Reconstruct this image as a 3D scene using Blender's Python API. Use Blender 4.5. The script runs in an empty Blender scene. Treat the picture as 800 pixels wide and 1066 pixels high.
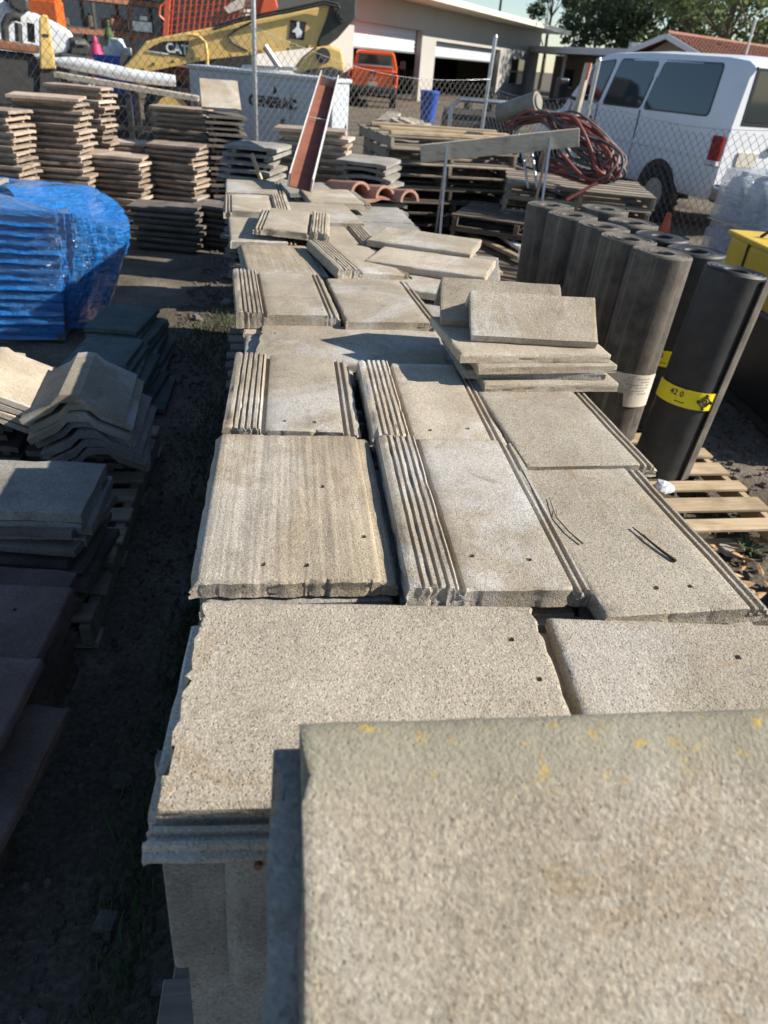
import bpy, bmesh, math, random
from mathutils import Vector, Matrix, noise
R = math.radians
rnd = random.Random(7)
scene = bpy.context.scene
col = scene.collection

# ------------------------------------------------------------------ camera
CAM_H = 1.8
PITCH, ROLL, YAW = R(32.6), R(5.0), R(8.0)
FPX, CX, CY = 740.0, 400.0, 533.0
fw = Vector((math.sin(YAW)*math.cos(PITCH), math.cos(YAW)*math.cos(PITCH), -math.sin(PITCH)))
r0 = Vector((math.cos(YAW), -math.sin(YAW), 0)); u0 = r0.cross(fw)
rt = r0*math.cos(ROLL)+u0*math.sin(ROLL); up = u0*math.cos(ROLL)-r0*math.sin(ROLL)
CAM = Vector((0, 0, CAM_H))
cd = bpy.data.cameras.new('camera'); cam = bpy.data.objects.new('camera', cd); col.objects.link(cam)
cam.matrix_world = Matrix(((rt.x, up.x, -fw.x, CAM.x), (rt.y, up.y, -fw.y, CAM.y), (rt.z, up.z, -fw.z, CAM.z), (0, 0, 0, 1)))
cd.sensor_fit = 'VERTICAL'; cd.sensor_height = 36.0; cd.lens = FPX/1066*36.0
cd.clip_end = 900; cd.clip_start = 0.02
cd.dof.use_dof = True; cd.dof.focus_distance = 1.7; cd.dof.aperture_fstop = 5.0
scene.camera = cam

# ------------------------------------------------------------------ light
SUN_EL, SUN_AZ = R(32), R(99)      # azimuth clockwise from +Y
sdir = Vector((math.sin(SUN_AZ)*math.cos(SUN_EL), math.cos(SUN_AZ)*math.cos(SUN_EL), math.sin(SUN_EL)))
w = bpy.data.worlds.new('World'); scene.world = w; w.use_nodes = True
nt = w.node_tree; bg = nt.nodes['Background']; sky = nt.nodes.new('ShaderNodeTexSky')
sky.sky_type = 'NISHITA'; sky.sun_disc = False; sky.sun_elevation = SUN_EL; sky.sun_rotation = SUN_AZ
sky.air_density = 1.0; sky.dust_density = 0.1; sky.ozone_density = 3.0
nt.links.new(sky.outputs[0], bg.inputs[0]); bg.inputs[1].default_value = 0.082
sl = bpy.data.lights.new('sun', 'SUN'); sl.energy = 5.0; sl.angle = R(0.53); sl.color = (1.0, 0.935, 0.835)
so = bpy.data.objects.new('sun', sl); col.objects.link(so)
so.rotation_euler = sdir.to_track_quat('Z', 'Y').to_euler(); so.location = sdir*40
vs = scene.view_settings; vs.view_transform = 'Standard'; vs.look = 'None'; vs.exposure = 0.82; vs.gamma = 1.0
vs.use_curve_mapping = False

# ------------------------------------------------------------------ helpers
def pray(px, py): return fw + rt*((px-CX)/FPX) - up*((py-CY)/FPX)
def gp(px, py, z):                       # point at height z along a sight line
    d = pray(px, py); return CAM + d*((z-CAM_H)/d.z)
def dp(px, py, D):                       # point at horizontal distance D along a sight line
    d = pray(px, py); return CAM + d*(D/math.hypot(d.x, d.y))

def tag(o, label=None, cat=None, group=None, kind=None):
    if label: o['label'] = label
    if cat:
        o['category'] = cat
        if not kind: kind = 'thing'
    if group: o['group'] = group
    if kind: o['kind'] = kind
    return o
def link(o, parent=None):
    col.objects.link(o)
    if parent: o.parent = parent
    return o
def thing(name, label, cat, loc=(0, 0, 0), rz=0.0, group=None):
    o = bpy.data.objects.new(name, None); o.empty_display_size = .1
    link(o); o.location = loc; o.rotation_euler = (0, 0, rz)
    return tag(o, label, cat, group)

ORD = ['top', 'second', 'third', 'fourth', 'fifth', 'sixth', 'seventh', 'eighth', 'ninth', 'tenth', 'eleventh', 'twelfth', 'thirteenth', 'fourteenth', 'fifteenth', 'sixteenth', 'seventeenth', 'eighteenth', 'nineteenth', 'twentieth', 'twenty-first', 'twenty-second']
class MB:
    def __init__(s): s.v = []; s.f = []
    def add(s, vs_, fs):
        n = len(s.v); s.v += [tuple(p) for p in vs_]; s.f += [tuple(i+n for i in f) for f in fs]; return s
    def box(s, c, d, M=None):
        x, y, z = d[0]/2, d[1]/2, d[2]/2; c = Vector(c)
        P = [Vector((a, b, e)) for e in (-z, z) for a, b in ((-x, -y), (x, -y), (x, y), (-x, y))]
        P = [c + (M @ p if M else p) for p in P]
        return s.add(P, [(3, 2, 1, 0), (4, 5, 6, 7), (0, 1, 5, 4), (1, 2, 6, 5), (2, 3, 7, 6), (3, 0, 4, 7)])
    def bar(s, a, b, wd, ht, upv=(0, 0, 1)):
        a, b = Vector(a), Vector(b); d = (b-a).normalized(); sd = d.cross(Vector(upv))
        if sd.length < 1e-4: sd = d.cross(Vector((1, 0, 0)))
        sd.normalize(); u = sd.cross(d)
        P = [q + sd*i*wd/2 + u*j*ht/2 for q in (a, b) for i, j in ((-1, -1), (1, -1), (1, 1), (-1, 1))]
        return s.add(P, [(0, 1, 2, 3), (7, 6, 5, 4), (1, 0, 4, 5), (2, 1, 5, 6), (3, 2, 6, 7), (0, 3, 7, 4)])
    def cyl(s, a, b, r, r2=None, n=12, caps=True):
        return s.tube([a, b], [r, r if r2 is None else r2], n, caps)
    def tube(s, pts, r, n=8, caps=True):
        pts = [Vector(p) for p in pts]; m = len(pts)
        rs = r if isinstance(r, (list, tuple)) else [r]*m
        rings = []; prev = None
        for i, p in enumerate(pts):
            d = (pts[min(i+1, m-1)]-pts[max(i-1, 0)]).normalized()
            if prev is None:
                a = d.cross(Vector((0, 0, 1)))
                if a.length < 1e-3: a = d.cross(Vector((1, 0, 0)))
            else: a = prev - d*prev.dot(d)
            a.normalize(); prev = a; b = d.cross(a)
            rings.append([p + (a*math.cos(2*math.pi*k/n)+b*math.sin(2*math.pi*k/n))*rs[i] for k in range(n)])
        return s.loft(rings, caps)
    def loft(s, rings, caps=True, closed=True):
        n = len(rings[0]); V = [p for r in rings for p in r]; F = []
        for i in range(len(rings)-1):
            for k in range(n if closed else n-1):
                k2 = (k+1) % n; F.append((i*n+k, i*n+k2, (i+1)*n+k2, (i+1)*n+k))
        if caps: F.append(tuple(range(n-1, -1, -1))); F.append(tuple((len(rings)-1)*n+k for k in range(n)))
        return s.add(V, F)
    def prism(s, poly, o, ax, ay, ext):   # polygon in plane (ax, ay) at o, extruded by ext
        o, ax, ay, ext = map(Vector, (o, ax, ay, ext)); n = len(poly)
        a = [o+ax*p[0]+ay*p[1] for p in poly]; b = [p+ext for p in a]
        F = [tuple(range(n-1, -1, -1)), tuple(range(n, 2*n))]+[(i, (i+1) % n, n+(i+1) % n, n+i) for i in range(n)]
        return s.add(a+b, F)
    def mesh(s, name, mat, smooth=None):
        me = bpy.data.meshes.new(name); me.from_pydata(s.v, [], s.f)
        bm = bmesh.new(); bm.from_mesh(me); bmesh.ops.recalc_face_normals(bm, faces=bm.faces); bm.to_mesh(me); bm.free()
        if mat: me.materials.append(mat)
        if smooth is not None:
            me.set_sharp_from_angle(angle=R(smooth)); me.polygons.foreach_set('use_smooth', [True]*len(me.polygons))
        return me
    def build(s, name, mat, parent=None, smooth=None, bevel=0, loc=None, rz=None, seg=2):
        o = bpy.data.objects.new(name, s.mesh(name, mat, smooth)); link(o, parent)
        if loc is not None: o.location = loc
        if rz is not None: o.rotation_euler = (0, 0, rz)
        if bevel:
            b = o.modifiers.new('bevel', 'BEVEL'); b.width = bevel; b.segments = seg; b.limit_method = 'ANGLE'; b.angle_limit = R(35)
        return o

# ------------------------------------------------------------------ materials
class NT:
    def __init__(s, name):
        s.m = bpy.data.materials.new(name); s.m.use_nodes = True; s.t = s.m.node_tree; s.n = s.t.nodes
        s.b = s.n['Principled BSDF']; s.out = s.n['Material Output']
    def new(s, t, **k):
        x = s.n.new(t)
        for a, b in k.items(): setattr(x, a, b)
        return x
    def L(s, a, b): s.t.links.new(a, b)
    def coords(s, kind='Object', rand=True, scale=(1, 1, 1)):
        tc = s.new('ShaderNodeTexCoord'); mp = s.new('ShaderNodeMapping'); mp.inputs['Scale'].default_value = scale
        s.L(tc.outputs[kind], mp.inputs[0])
        if rand:
            oi = s.new('ShaderNodeObjectInfo'); ml = s.new('ShaderNodeMath', operation='MULTIPLY'); ml.inputs[1].default_value = 37.0
            cb = s.new('ShaderNodeCombineXYZ'); s.L(oi.outputs['Random'], ml.inputs[0])
            for i in range(3): s.L(ml.outputs[0], cb.inputs[i])
            s.L(cb.outputs[0], mp.inputs['Location'])
        return mp.outputs[0]
    def noise(s, co, scale, detail=4, rough=.55, dist=0):
        x = s.new('ShaderNodeTexNoise'); x.inputs['Scale'].default_value = scale; x.inputs['Detail'].default_value = detail
        x.inputs['Roughness'].default_value = rough; x.inputs['Distortion'].default_value = dist; s.L(co, x.inputs['Vector']); return x.outputs['Fac']
    def vor(s, co, scale, feat='F1'):
        x = s.new('ShaderNodeTexVoronoi', feature=feat); x.inputs['Scale'].default_value = scale; s.L(co, x.inputs['Vector']); return x.outputs['Distance']
    def ramp(s, f, stops):
        x = s.new('ShaderNodeValToRGB'); e = x.color_ramp.elements
        while len(e) < len(stops): e.new(.5)
        for q, (p, c) in zip(e, stops): q.position = p; q.color = (*c, 1) if isinstance(c, (tuple, list)) else (c, c, c, 1)
        s.L(f, x.inputs[0]); return x.outputs[0]
    def mix(s, f, a, b, mode='MIX'):
        x = s.new('ShaderNodeMix', data_type='RGBA', blend_type=mode); x.clamp_factor = True
        for sock, v in ((x.inputs[0], f), (x.inputs[6], a), (x.inputs[7], b)):
            if isinstance(v, (int, float)): sock.default_value = v if sock == x.inputs[0] else (v, v, v, 1)
            elif isinstance(v, (tuple, list)): sock.default_value = (*v, 1)
            else: s.L(v, sock)
        return x.outputs[2]
    def bump(s, h, strength=.4, dist=.002, prev=None):
        x = s.new('ShaderNodeBump'); x.inputs['Strength'].default_value = strength; x.inputs['Distance'].default_value = dist
        s.L(h, x.inputs['Height'])
        if prev: s.L(prev, x.inputs['Normal'])
        return x.outputs[0]
    def setc(s, c): 
        if isinstance(c, (tuple, list)): s.b.inputs['Base Color'].default_value = (*c, 1)
        else: s.L(c, s.b.inputs['Base Color'])
        return s
    def rough(s, r, spec=.5, metal=0):
        s.b.inputs['Roughness'].default_value = r; s.b.inputs['Specular IOR Level'].default_value = spec; s.b.inputs['Metallic'].default_value = metal; return s

def concrete(name, c1, c2, pale, pale_amt=.5, stripe=0.0, speck=.35, grain=260, pit=.5, lichen=False, hue=.12, stripe_axis=0, cracks=False):
    t = NT(name); co = t.coords(); 
    n1 = t.noise(co, 5, 6, .6); base = t.ramp(n1, [(.32, c1), (.68, c2)])
    n2 = t.noise(co, 2.3, 5, .62, .6); pm = t.ramp(n2, [(.53, 0.0), (.60, pale_amt*.6), (.72, pale_amt)]); base = t.mix(pm, base, pale)
    sm = t.noise(co, 9, 7, .75, .5); base = t.mix(t.ramp(sm, [(.56, 0.0), (.72, .55)]), base, tuple(x*.5 for x in c1))
    s2 = t.noise(co, 3.4, 6, .7, 1.2); base = t.mix(t.ramp(s2, [(.60, 0.0), (.63, .38), (.70, .1), (.8, .0)]), base, (c1[0]*.9, c1[1]*.72, c1[2]*.52))
    ck = t.vor(t.coords(scale=(1, 1, 1)), 3.2, 'DISTANCE_TO_EDGE'); cm = t.mix(1.0, t.ramp(ck, [(.004, 1.0), (.012, 0.0)]), t.ramp(t.noise(co, 4.1, 3), [(.52, 0.0), (.6, .7)]), 'MULTIPLY')
    base = t.mix(cm, base, tuple(x*.35 for x in c1)) if cracks else base
    if stripe:
        sc = [1.5, 1.5, 1.5]; sc[stripe_axis] = 60
        cs = t.coords(scale=tuple(sc)); ns = t.noise(cs, 1.6, 3, .6)
        base = t.mix(stripe, base, t.ramp(ns, [(.35, .42), (.62, 1.05)]), 'MULTIPLY')
    vc = t.new('ShaderNodeTexVoronoi'); vc.inputs['Scale'].default_value = grain*.85; t.L(co, vc.inputs['Vector']); sx_ = t.new('ShaderNodeSeparateColor'); t.L(vc.outputs['Color'], sx_.inputs[0])
    base = t.mix(speck*.9, base, t.ramp(sx_.outputs[0], [(0.0, .35), (.25, .85), (.75, 1.05), (1.0, 1.5)]), 'MULTIPLY')
    sp = t.noise(co, grain*.7, 3, .7); base = t.mix(speck*.55, base, t.ramp(sp, [(.36, .40), (.5, .9), (.66, 1.4)]), 'MULTIPLY')
    v = t.vor(co, grain*.36); base = t.mix(pit*.8, base, t.ramp(v, [(.10, .2), (.20, 1.0)]), 'MULTIPLY')
    if lichen:
        geo = t.new('ShaderNodeTexCoord'); sx = t.new('ShaderNodeSeparateXYZ'); t.L(geo.outputs['Object'], sx.inputs[0])
        band = t.ramp(sx.outputs[2], [(0.148, 0.0), (.166, 1.0)])
        ln = t.noise(co, 34, 4, .6); spots = t.ramp(ln, [(.585, 0.0), (.68, .8)])
        mk = t.mix(1.0, band, spots, 'MULTIPLY')
        base = t.mix(t.mix(1.0, band, .55, 'MULTIPLY'), base, (.25, .24, .17)); base = t.mix(mk, base, (.46, .31, .07))
    oi = t.new('ShaderNodeObjectInfo'); hv = t.new('ShaderNodeHueSaturation')
    mr = t.new('ShaderNodeMapRange'); mr.inputs[3].default_value = 1-hue; mr.inputs[4].default_value = 1+hue
    t.L(oi.outputs['Random'], mr.inputs[0]); t.L(mr.outputs[0], hv.inputs['Value']); t.L(base, hv.inputs['Color'])
    t.setc(hv.outputs[0]).rough(.93, .25)
    h1 = t.bump(sp, .7, .003); h2 = t.bump(t.ramp(v, [(.08, 0.0), (.24, 1.0)]), pit, .004, h1); h3 = t.bump(sm, .5, .010, h2)
    t.L(h3, t.b.inputs['Normal']); return t.m

def simple(name, c, rough=.6, metal=0, spec=.5, var=.25, scale=8, bump=0, bscale=40, dirt=None, dirt_amt=.4, coords='Object', hue=0.0):
    t = NT(name); co = t.coords(coords); n1 = t.noise(co, scale, 6, .65)
    base = t.mix(t.ramp(n1, [(.3, 0.0), (.7, 1.0)]), tuple(x*(1-var) for x in c), tuple(min(1, x*(1+var*.6)) for x in c))
    if dirt: 
        n2 = t.noise(co, scale*.5, 6, .7, .5); base = t.mix(t.ramp(n2, [(.5, 0.0), (.72, dirt_amt)]), base, dirt)
    if hue:
        oi = t.new('ShaderNodeObjectInfo'); hv = t.new('ShaderNodeHueSaturation'); mr = t.new('ShaderNodeMapRange')
        mr.inputs[3].default_value = 1-hue; mr.inputs[4].default_value = 1+hue
        t.L(oi.outputs['Random'], mr.inputs[0]); t.L(mr.outputs[0], hv.inputs['Value']); t.L(base, hv.inputs['Color']); base = hv.outputs[0]
    t.setc(base).rough(rough, spec, metal)
    if bump: t.L(t.bump(t.noise(co, bscale, 4), bump, .01), t.b.inputs['Normal'])
    return t.m

def wood(name, c1, c2, axis=0, hue=.25):
    t = NT(name); sc = [14, 14, 14]; sc[axis] = 1.2; co = t.coords(scale=tuple(sc)); n = t.noise(co, 3, 6, .65, .8)
    base = t.ramp(n, [(.3, c1), (.7, c2)])
    c2o = t.coords(); base = t.mix(t.ramp(t.noise(c2o, 7, 4), [(.5, 0.0), (.75, .55)]), base, tuple(x*.45 for x in c1))
    oi = t.new('ShaderNodeObjectInfo'); hv = t.new('ShaderNodeHueSaturation'); mr = t.new('ShaderNodeMapRange')
    mr.inputs[3].default_value = 1-hue; mr.inputs[4].default_value = 1+hue
    t.L(oi.outputs['Random'], mr.inputs[0]); t.L(mr.outputs[0], hv.inputs['Value']); t.L(base, hv.inputs['Color'])
    t.setc(hv.outputs[0]).rough(.85, .3); t.L(t.bump(n, .5, .003), t.b.inputs['Normal']); return t.m

M = {}
TAN1, TAN2, PALE = (.33, .275, .20), (.47, .405, .31), (.58, .56, .52)
M['tile'] = concrete('tile_concrete', TAN1, TAN2, PALE, .8, 0, .5, 420, .55, hue=.17)
M['tile_lined'] = concrete('tile_concrete_lined', (.32, .26, .18), (.46, .385, .28), PALE, .35, .55, .5, 420, .5)
M['tile_coarse'] = concrete('tile_concrete_coarse', (.35, .30, .225), (.455, .40, .31), (.54, .51, .46), .5, 0, .6, 400, .7)
M['tile_ridge_near'] = concrete('ridge_concrete_lichen', (.28, .238, .172), (.385, .333, .25), (.43, .395, .33), .8, 0, .5, 300, .3, lichen=True, hue=0)
M['tile_pink'] = concrete('tile_concrete_pinkish', (.28, .21, .155), (.44, .35, .27), (.52, .46, .39), .7, 0, .4, 120, .2, hue=.38)
M['tile_grey'] = concrete('tile_concrete_grey', (.20, .185, .16), (.32, .30, .26), (.42, .41, .38), .4, 0, .4, 240, .4, hue=.15)
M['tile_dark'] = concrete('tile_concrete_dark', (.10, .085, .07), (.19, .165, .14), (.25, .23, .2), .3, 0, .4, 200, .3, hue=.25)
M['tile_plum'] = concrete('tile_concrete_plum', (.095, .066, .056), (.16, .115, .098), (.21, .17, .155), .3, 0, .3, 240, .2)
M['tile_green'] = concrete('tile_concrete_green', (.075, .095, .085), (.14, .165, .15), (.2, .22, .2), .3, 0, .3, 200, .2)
M['terracotta'] = concrete('tile_terracotta', (.34, .175, .125), (.46, .27, .20), (.48, .38, .31), .7, 0, .3, 120, .2)
M['wood_new'] = wood('pallet_wood', (.30, .215, .125), (.50, .385, .25))
M['wood_old'] = wood('weathered_wood', (.20, .165, .125), (.36, .305, .235))
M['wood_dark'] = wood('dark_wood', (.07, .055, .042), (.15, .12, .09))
M['wood_beam'] = wood('grey_beam_wood', (.33, .28, .21), (.50, .44, .35))
M['white_metal'] = simple('white_painted_metal', (.66, .66, .64), .45, dirt=(.3, .26, .2), dirt_amt=.5)
M['galv'] = simple('galvanised_steel', (.50, .50, .50), .42, .9, scale=20)
M['wire'] = simple('fence_wire', (.13, .125, .115), .6, .3)
M['rust'] = simple('rusty_steel', (.26, .11, .055), .8, var=.5, scale=14, bump=.3)
M['rust_red'] = simple('red_oxide_paint', (.22, .082, .045), .7, var=.35, scale=6, dirt=(.18, .08, .05), dirt_amt=.5)
M['black'] = simple('black_rubber', (.02, .02, .021), .75, var=.3, bump=.2)
M['black_plastic'] = simple('black_plastic', (.022, .022, .024), .35)
M['iron'] = simple('dark_machine_iron', (.06, .058, .055), .6, .3, dirt=(.12, .1, .08))
M['yellow'] = simple('machine_yellow_paint', (.74, .50, .16), .5, var=.14, dirt=(.30, .22, .11), dirt_amt=.7, scale=3.5)
M['yellow_bin'] = simple('yellow_plastic', (.66, .44, .03), .45, var=.1, dirt=(.35, .25, .08), scale=4)
M['orange'] = simple('orange_paint', (.70, .13, .02), .35, var=.1)
M['red_cage'] = simple('red_orange_paint', (.62, .11, .045), .45, var=.15)
M['truck_orange'] = simple('truck_orange_paint', (.72, .11, .022), .25, var=.06)
M['van_white'] = simple('van_white_paint', (.74, .75, .77), .28, var=.04, scale=2, dirt=(.55, .52, .47), dirt_amt=.3)
M['truck_white'] = simple('white_truck_paint', (.72, .73, .74), .3, var=.05)
M['chrome'] = simple('bumper_chrome', (.55, .55, .56), .18, 1.0, var=.05)
M['gen'] = simple('generator_grey_paint', (.46, .50, .525), .45, var=.08, scale=3, dirt=(.3, .28, .24), dirt_amt=.35)
M['blue_plastic'] = simple('blue_plastic', (.02, .09, .42), .4, var=.1)
M['pink'] = simple('pink_plastic', (.65, .04, .14), .5)
M['hose_red'] = simple('faded_red_hose', (.22, .062, .045), .6, var=.3, scale=3, hue=.35)
M['hose_grey'] = simple('grey_hose', (.09, .09, .088), .5, var=.3, hue=.3)
M['wall_beige'] = simple('beige_stucco', (.37, .35, .32), .9, var=.08, scale=.6, bump=.2)
M['wall_tan'] = simple('tan_siding', (.27, .225, .17), .9, var=.15, scale=.6)
M['wall_slate'] = simple('slate_grey_metal_wall', (.13, .14, .16), .7, var=.12, scale=.5)
M['cream'] = simple('cream_fascia_paint', (.70, .64, .50), .6, var=.06, scale=1)
M['door_white'] = simple('roll_door_white', (.50, .51, .54), .6, var=.06)
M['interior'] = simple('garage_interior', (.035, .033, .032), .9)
M['roof_tile'] = simple('clay_roof', (.27, .115, .07), .85, var=.3, scale=3, bump=.4, bscale=6)
M['paper_white'] = simple('paper_label', (.62, .56, .46), .7, var=.12, scale=30, dirt=(.3, .28, .25))
M['label_yellow'] = simple('yellow_wrap_label', (.80, .66, .015), .38, var=.05)
M['print_black'] = simple('black_print', (.02, .02, .02), .6)
M['print_white'] = simple('white_print', (.75, .75, .73), .6)
M['red_lens'] = simple('red_tail_lens', (.30, .008, .012), .15, var=.2)
M['cone'] = simple('cone_orange', (.62, .10, .03), .6, dirt=(.15, .06, .04))
M['clear_scrap'] = simple('crumpled_white_plastic', (.68, .69, .70), .3, var=.2)
M['leaf_dry'] = simple('dry_leaf', (.42, .24, .10), .8, var=.4, hue=.3)
M['twig'] = simple('dry_twig', (.055, .035, .02), .9)
M['weed'] = simple('weed_green', (.06, .10, .03), .8, var=.4, hue=.3)
M['bark'] = simple('tree_bark', (.11, .085, .06), .95, bump=.5)

def m_felt():
    t = NT('roofing_felt'); co = t.coords(); n = t.noise(co, 9, 6, .65)
    base = t.ramp(n, [(.35, (.052, .046, .039)), (.68, (.135, .116, .094))])
    cs = t.coords(scale=(25, 25, .8)); ns = t.noise(cs, 1.5, 4); base = t.mix(t.ramp(ns, [(.5, 0.0), (.7, .55)]), base, (.25, .205, .155))
    base = t.mix(.35, base, t.ramp(t.noise(co, 320, 2), [(.4, .5), (.65, 1.5)]), 'MULTIPLY')
    t.setc(base).rough(.8, .4); t.L(t.bump(n, .3, .01), t.b.inputs['Normal']); return t.m
M['felt'] = m_felt()
def m_felt2():
    t = NT('roofing_felt_black'); co = t.coords(); n = t.noise(co, 14, 5)
    t.setc(t.ramp(n, [(.35, (.012, .012, .013)), (.7, (.03, .029, .028))])).rough(.6, .5); t.L(t.bump(n, .25, .006), t.b.inputs['Normal']); return t.m
M['felt_black'] = m_felt2()
def m_ground():
    t = NT('dirt_ground'); co = t.coords('Generated', False) if False else t.coords('Object', False)
    n = t.noise(co, 1.3, 8, .65, .3); base = t.ramp(n, [(.32, (.075, .06, .043)), (.55, (.15, .125, .095)), (.72, (.24, .205, .16))])
    g = t.noise(co, .7, 6, .7); base = t.mix(t.ramp(g, [(.56, 0.0), (.66, .75)]), base, (.05, .065, .025))
    s_ = t.noise(co, 60, 3); base = t.mix(.6, base, t.ramp(s_, [(.35, .45), (.7, 1.45)]), 'MULTIPLY')
    t.setc(base).rough(.95, .2); t.L(t.bump(s_, .6, .012, t.bump(n, .6, .05)), t.b.inputs['Normal']); return t.m
M['ground'] = m_ground()
def m_glass(name, tint, rough=.05):
    t = NT(name); t.setc(tint).rough(rough, .8); return t.m
M['van_glass'] = m_glass('tinted_van_glass', (.02, .03, .036)); M['dark_glass'] = m_glass('dark_glass', (.012, .014, .016))
def m_film(name, c, alpha, rough, spec=.8):
    t = NT(name); co = t.coords(); t.setc(c).rough(rough, spec)
    cs = t.coords(scale=(3, 3, 14)); n = t.noise(cs, 3, 5, .6, .8); n2 = t.noise(co, 16, 4, .6, 1.2)
    t.L(t.bump(n, 1.0, .05, t.bump(n2, .9, .03)), t.b.inputs['Normal'])
    t.L(t.ramp(n2, [(.3, alpha-.12), (.7, min(1, alpha+.12))]), t.b.inputs['Alpha']); return t.m
M['blue_film'] = m_film('blue_stretch_film', (.015, .26, .80), .70, .09)
M['blue_film'].node_tree.nodes['Principled BSDF'].inputs['Coat Weight'].default_value = 1.0; M['blue_film'].node_tree.nodes['Principled BSDF'].inputs['Coat Roughness'].default_value = .06
M['clear_film'] = m_film('clear_stretch_film', (.74, .79, .85), .45, .12)
M['bottle'] = m_film('water_bottle_plastic', (.58, .66, .76), .72, .12)

def text_part(name, body, size, mat, parent, loc, xdir, zdir, ext=.004, bold=0.0):
    cu = bpy.data.curves.new(name, 'FONT'); cu.body = body; cu.size = size; cu.extrude = ext; cu.align_x = 'CENTER'; cu.align_y = 'CENTER'; cu.offset = bold
    o = bpy.data.objects.new(name, cu); link(o); bpy.context.view_layer.update()
    me = bpy.data.meshes.new_from_object(o.evaluated_get(bpy.context.evaluated_depsgraph_get()))
    bpy.data.objects.remove(o); me.materials.clear(); me.materials.append(mat)
    x, z = Vector(xdir).normalized(), Vector(zdir).normalized(); y = x.cross(z)
    # text plane: local X -> x, local Y -> z, local Z -> facing
    f = x.cross(z)
    Mx = Matrix(((x.x, z.x, f.x, loc[0]), (x.y, z.y, f.y, loc[1]), (x.z, z.z, f.z, loc[2]), (0, 0, 0, 1)))
    me.transform(Mx); o = bpy.data.objects.new(name, me); link(o, parent); return o

# ================================================================== SETTING
def ground():
    mb = MB(); N = 90; X0, X1, Y0, Y1 = -7., 9., -2., 14.
    xs = [-400, -120, -40, -15]+[X0+(X1-X0)*i/N for i in range(N+1)]+[18, 45, 120, 400]
    ys = [-60, -15, -5]+[Y0+(Y1-Y0)*i/N for i in range(N+1)]+[22, 45, 90, 200, 600]
    V = []
    for y in ys:
        for x in xs:
            inn = X0 <= x <= X1 and Y0 <= y <= Y1
            V.append((x, y, -.012+(noise.noise(Vector((x*1.7, y*1.7, 0)))*.012+noise.noise(Vector((x*6, y*6, 3)))*.006 if inn else 0)))
    n = len(xs); F = [(j*n+i, j*n+i+1, (j+1)*n+i+1, (j+1)*n+i) for j in range(len(ys)-1) for i in range(n-1)]
    o = mb.add(V, F).build('ground', M['ground'], smooth=60); tag(o, 'dry dirt yard ground with patches of weeds', None, None, 'structure')
ground()

def chunk(mb, p, s, flat=.5, r=rnd):
    a = r.uniform(0, 6.28); k = r.randint(4, 6)
    ring = [(math.cos(a+6.283*i/k)*s*r.uniform(.6, 1.1), math.sin(a+6.283*i/k)*s*r.uniform(.6, 1.1)) for i in range(k)]
    tx, ty = r.uniform(-.35, .35), r.uniform(-.35, .35); h = s*flat*r.uniform(.6, 1.2)
    lo = [(p[0]+x, p[1]+y, p[2]-.01+x*tx+y*ty) for x, y in ring]; hi = [(p[0]+x*.85, p[1]+y*.85, p[2]+h+x*tx+y*ty) for x, y in ring]
    mb.loft([lo, hi])
def gravel():
    r = random.Random(3); mb = MB()
    for i in range(3800):
        x, y = r.uniform(-.95, -.12), r.uniform(.2, 8.5)
        chunk(mb, (x, y, r.uniform(-.012, .0)), r.choice((.004, .006, .009, .014)), .5, r)
    for i in range(3000):
        x, y = r.uniform(1.15, 4.2), r.uniform(1.5, 4.6)
        chunk(mb, (x, y, r.uniform(-.012, .0)), r.choice((.006, .01, .014, .022)), .6, r)
    o = mb.build('gravel', M['tile_dark']); tag(o, 'grey gravel and broken stone crumbs scattered over the dirt', 'gravel', None, 'stuff')
    # broken tile fragments one can pick out
    k = 0
    for x, y, s in [(-.45, .95, .06), (-.33, 1.15, .05), (-.5, 1.35, .07), (-.38, .62, .07), (-.55, .75, .05), (-.3, .8, .045), (-.42, 1.75, .05), (-.5, 5.1, .09), (-.8, 5.5, .08), (-.62, 5.9, .1),
                    (-.95, 6.2, .07), (-.7, 6.7, .08), (-.3, .42, .055), (-.47, .5, .05), (1.75, 2.3, .1), (2.0, 2.12, .09), (1.62, 2.12, .07), (1.95, 2.48, .05), (2.2, 2.32, .08), (1.5, 1.95, .08)]:
        m2 = MB(); chunk(m2, (0, 0, 0), s*(1 if x > 1 else .62), .25, r)
        o = m2.build('tile_fragment', M['tile_grey' if x > 1 and k % 3 else 'tile_dark'], loc=(x, y, 0.012))
        right = x > 1
        tag(o, 'broken grey tile fragment among the leaves beside the roll pallet' if right else ('broken tile fragment on the shaded aisle floor beside the blue wrapped stack' if y > 4 else 'broken tile fragment in the dark aisle at the lower left'), 'fragment',
            'broken tile fragments by the roll pallet' if right else ('broken tile fragments in the far aisle' if y > 4 else 'broken tile fragments in the near aisle')); k += 1
gravel()
def weeds():
    r = random.Random(5); mb = MB()
    for i in range(4200):
        c = r.choice(((-.42, 3.6, .25, .9), (-.35, 1.9, .12, .5), (-.4, .9, .12, .5), (-.6, 5.2, .3, .6), (-.3, .35, .1, .2)))
        x, y = r.gauss(c[0], c[2]*.5), r.gauss(c[1], c[3]*.6)
        if x > -.2: continue
        a = r.uniform(0, 6.28); h = r.uniform(.02, .06); dx, dy = math.cos(a)*h*.7, math.sin(a)*h*.7; wv = .003
        mb.add([(x-wv, y, -.01), (x+wv, y, -.01), (x+dx+wv*.4, y+dy, h)], [(0, 1, 2)])
    tag(mb.build('weeds', M['weed']), 'low green weeds growing in the shaded aisle', 'weeds', None, 'stuff')
weeds()

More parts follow.
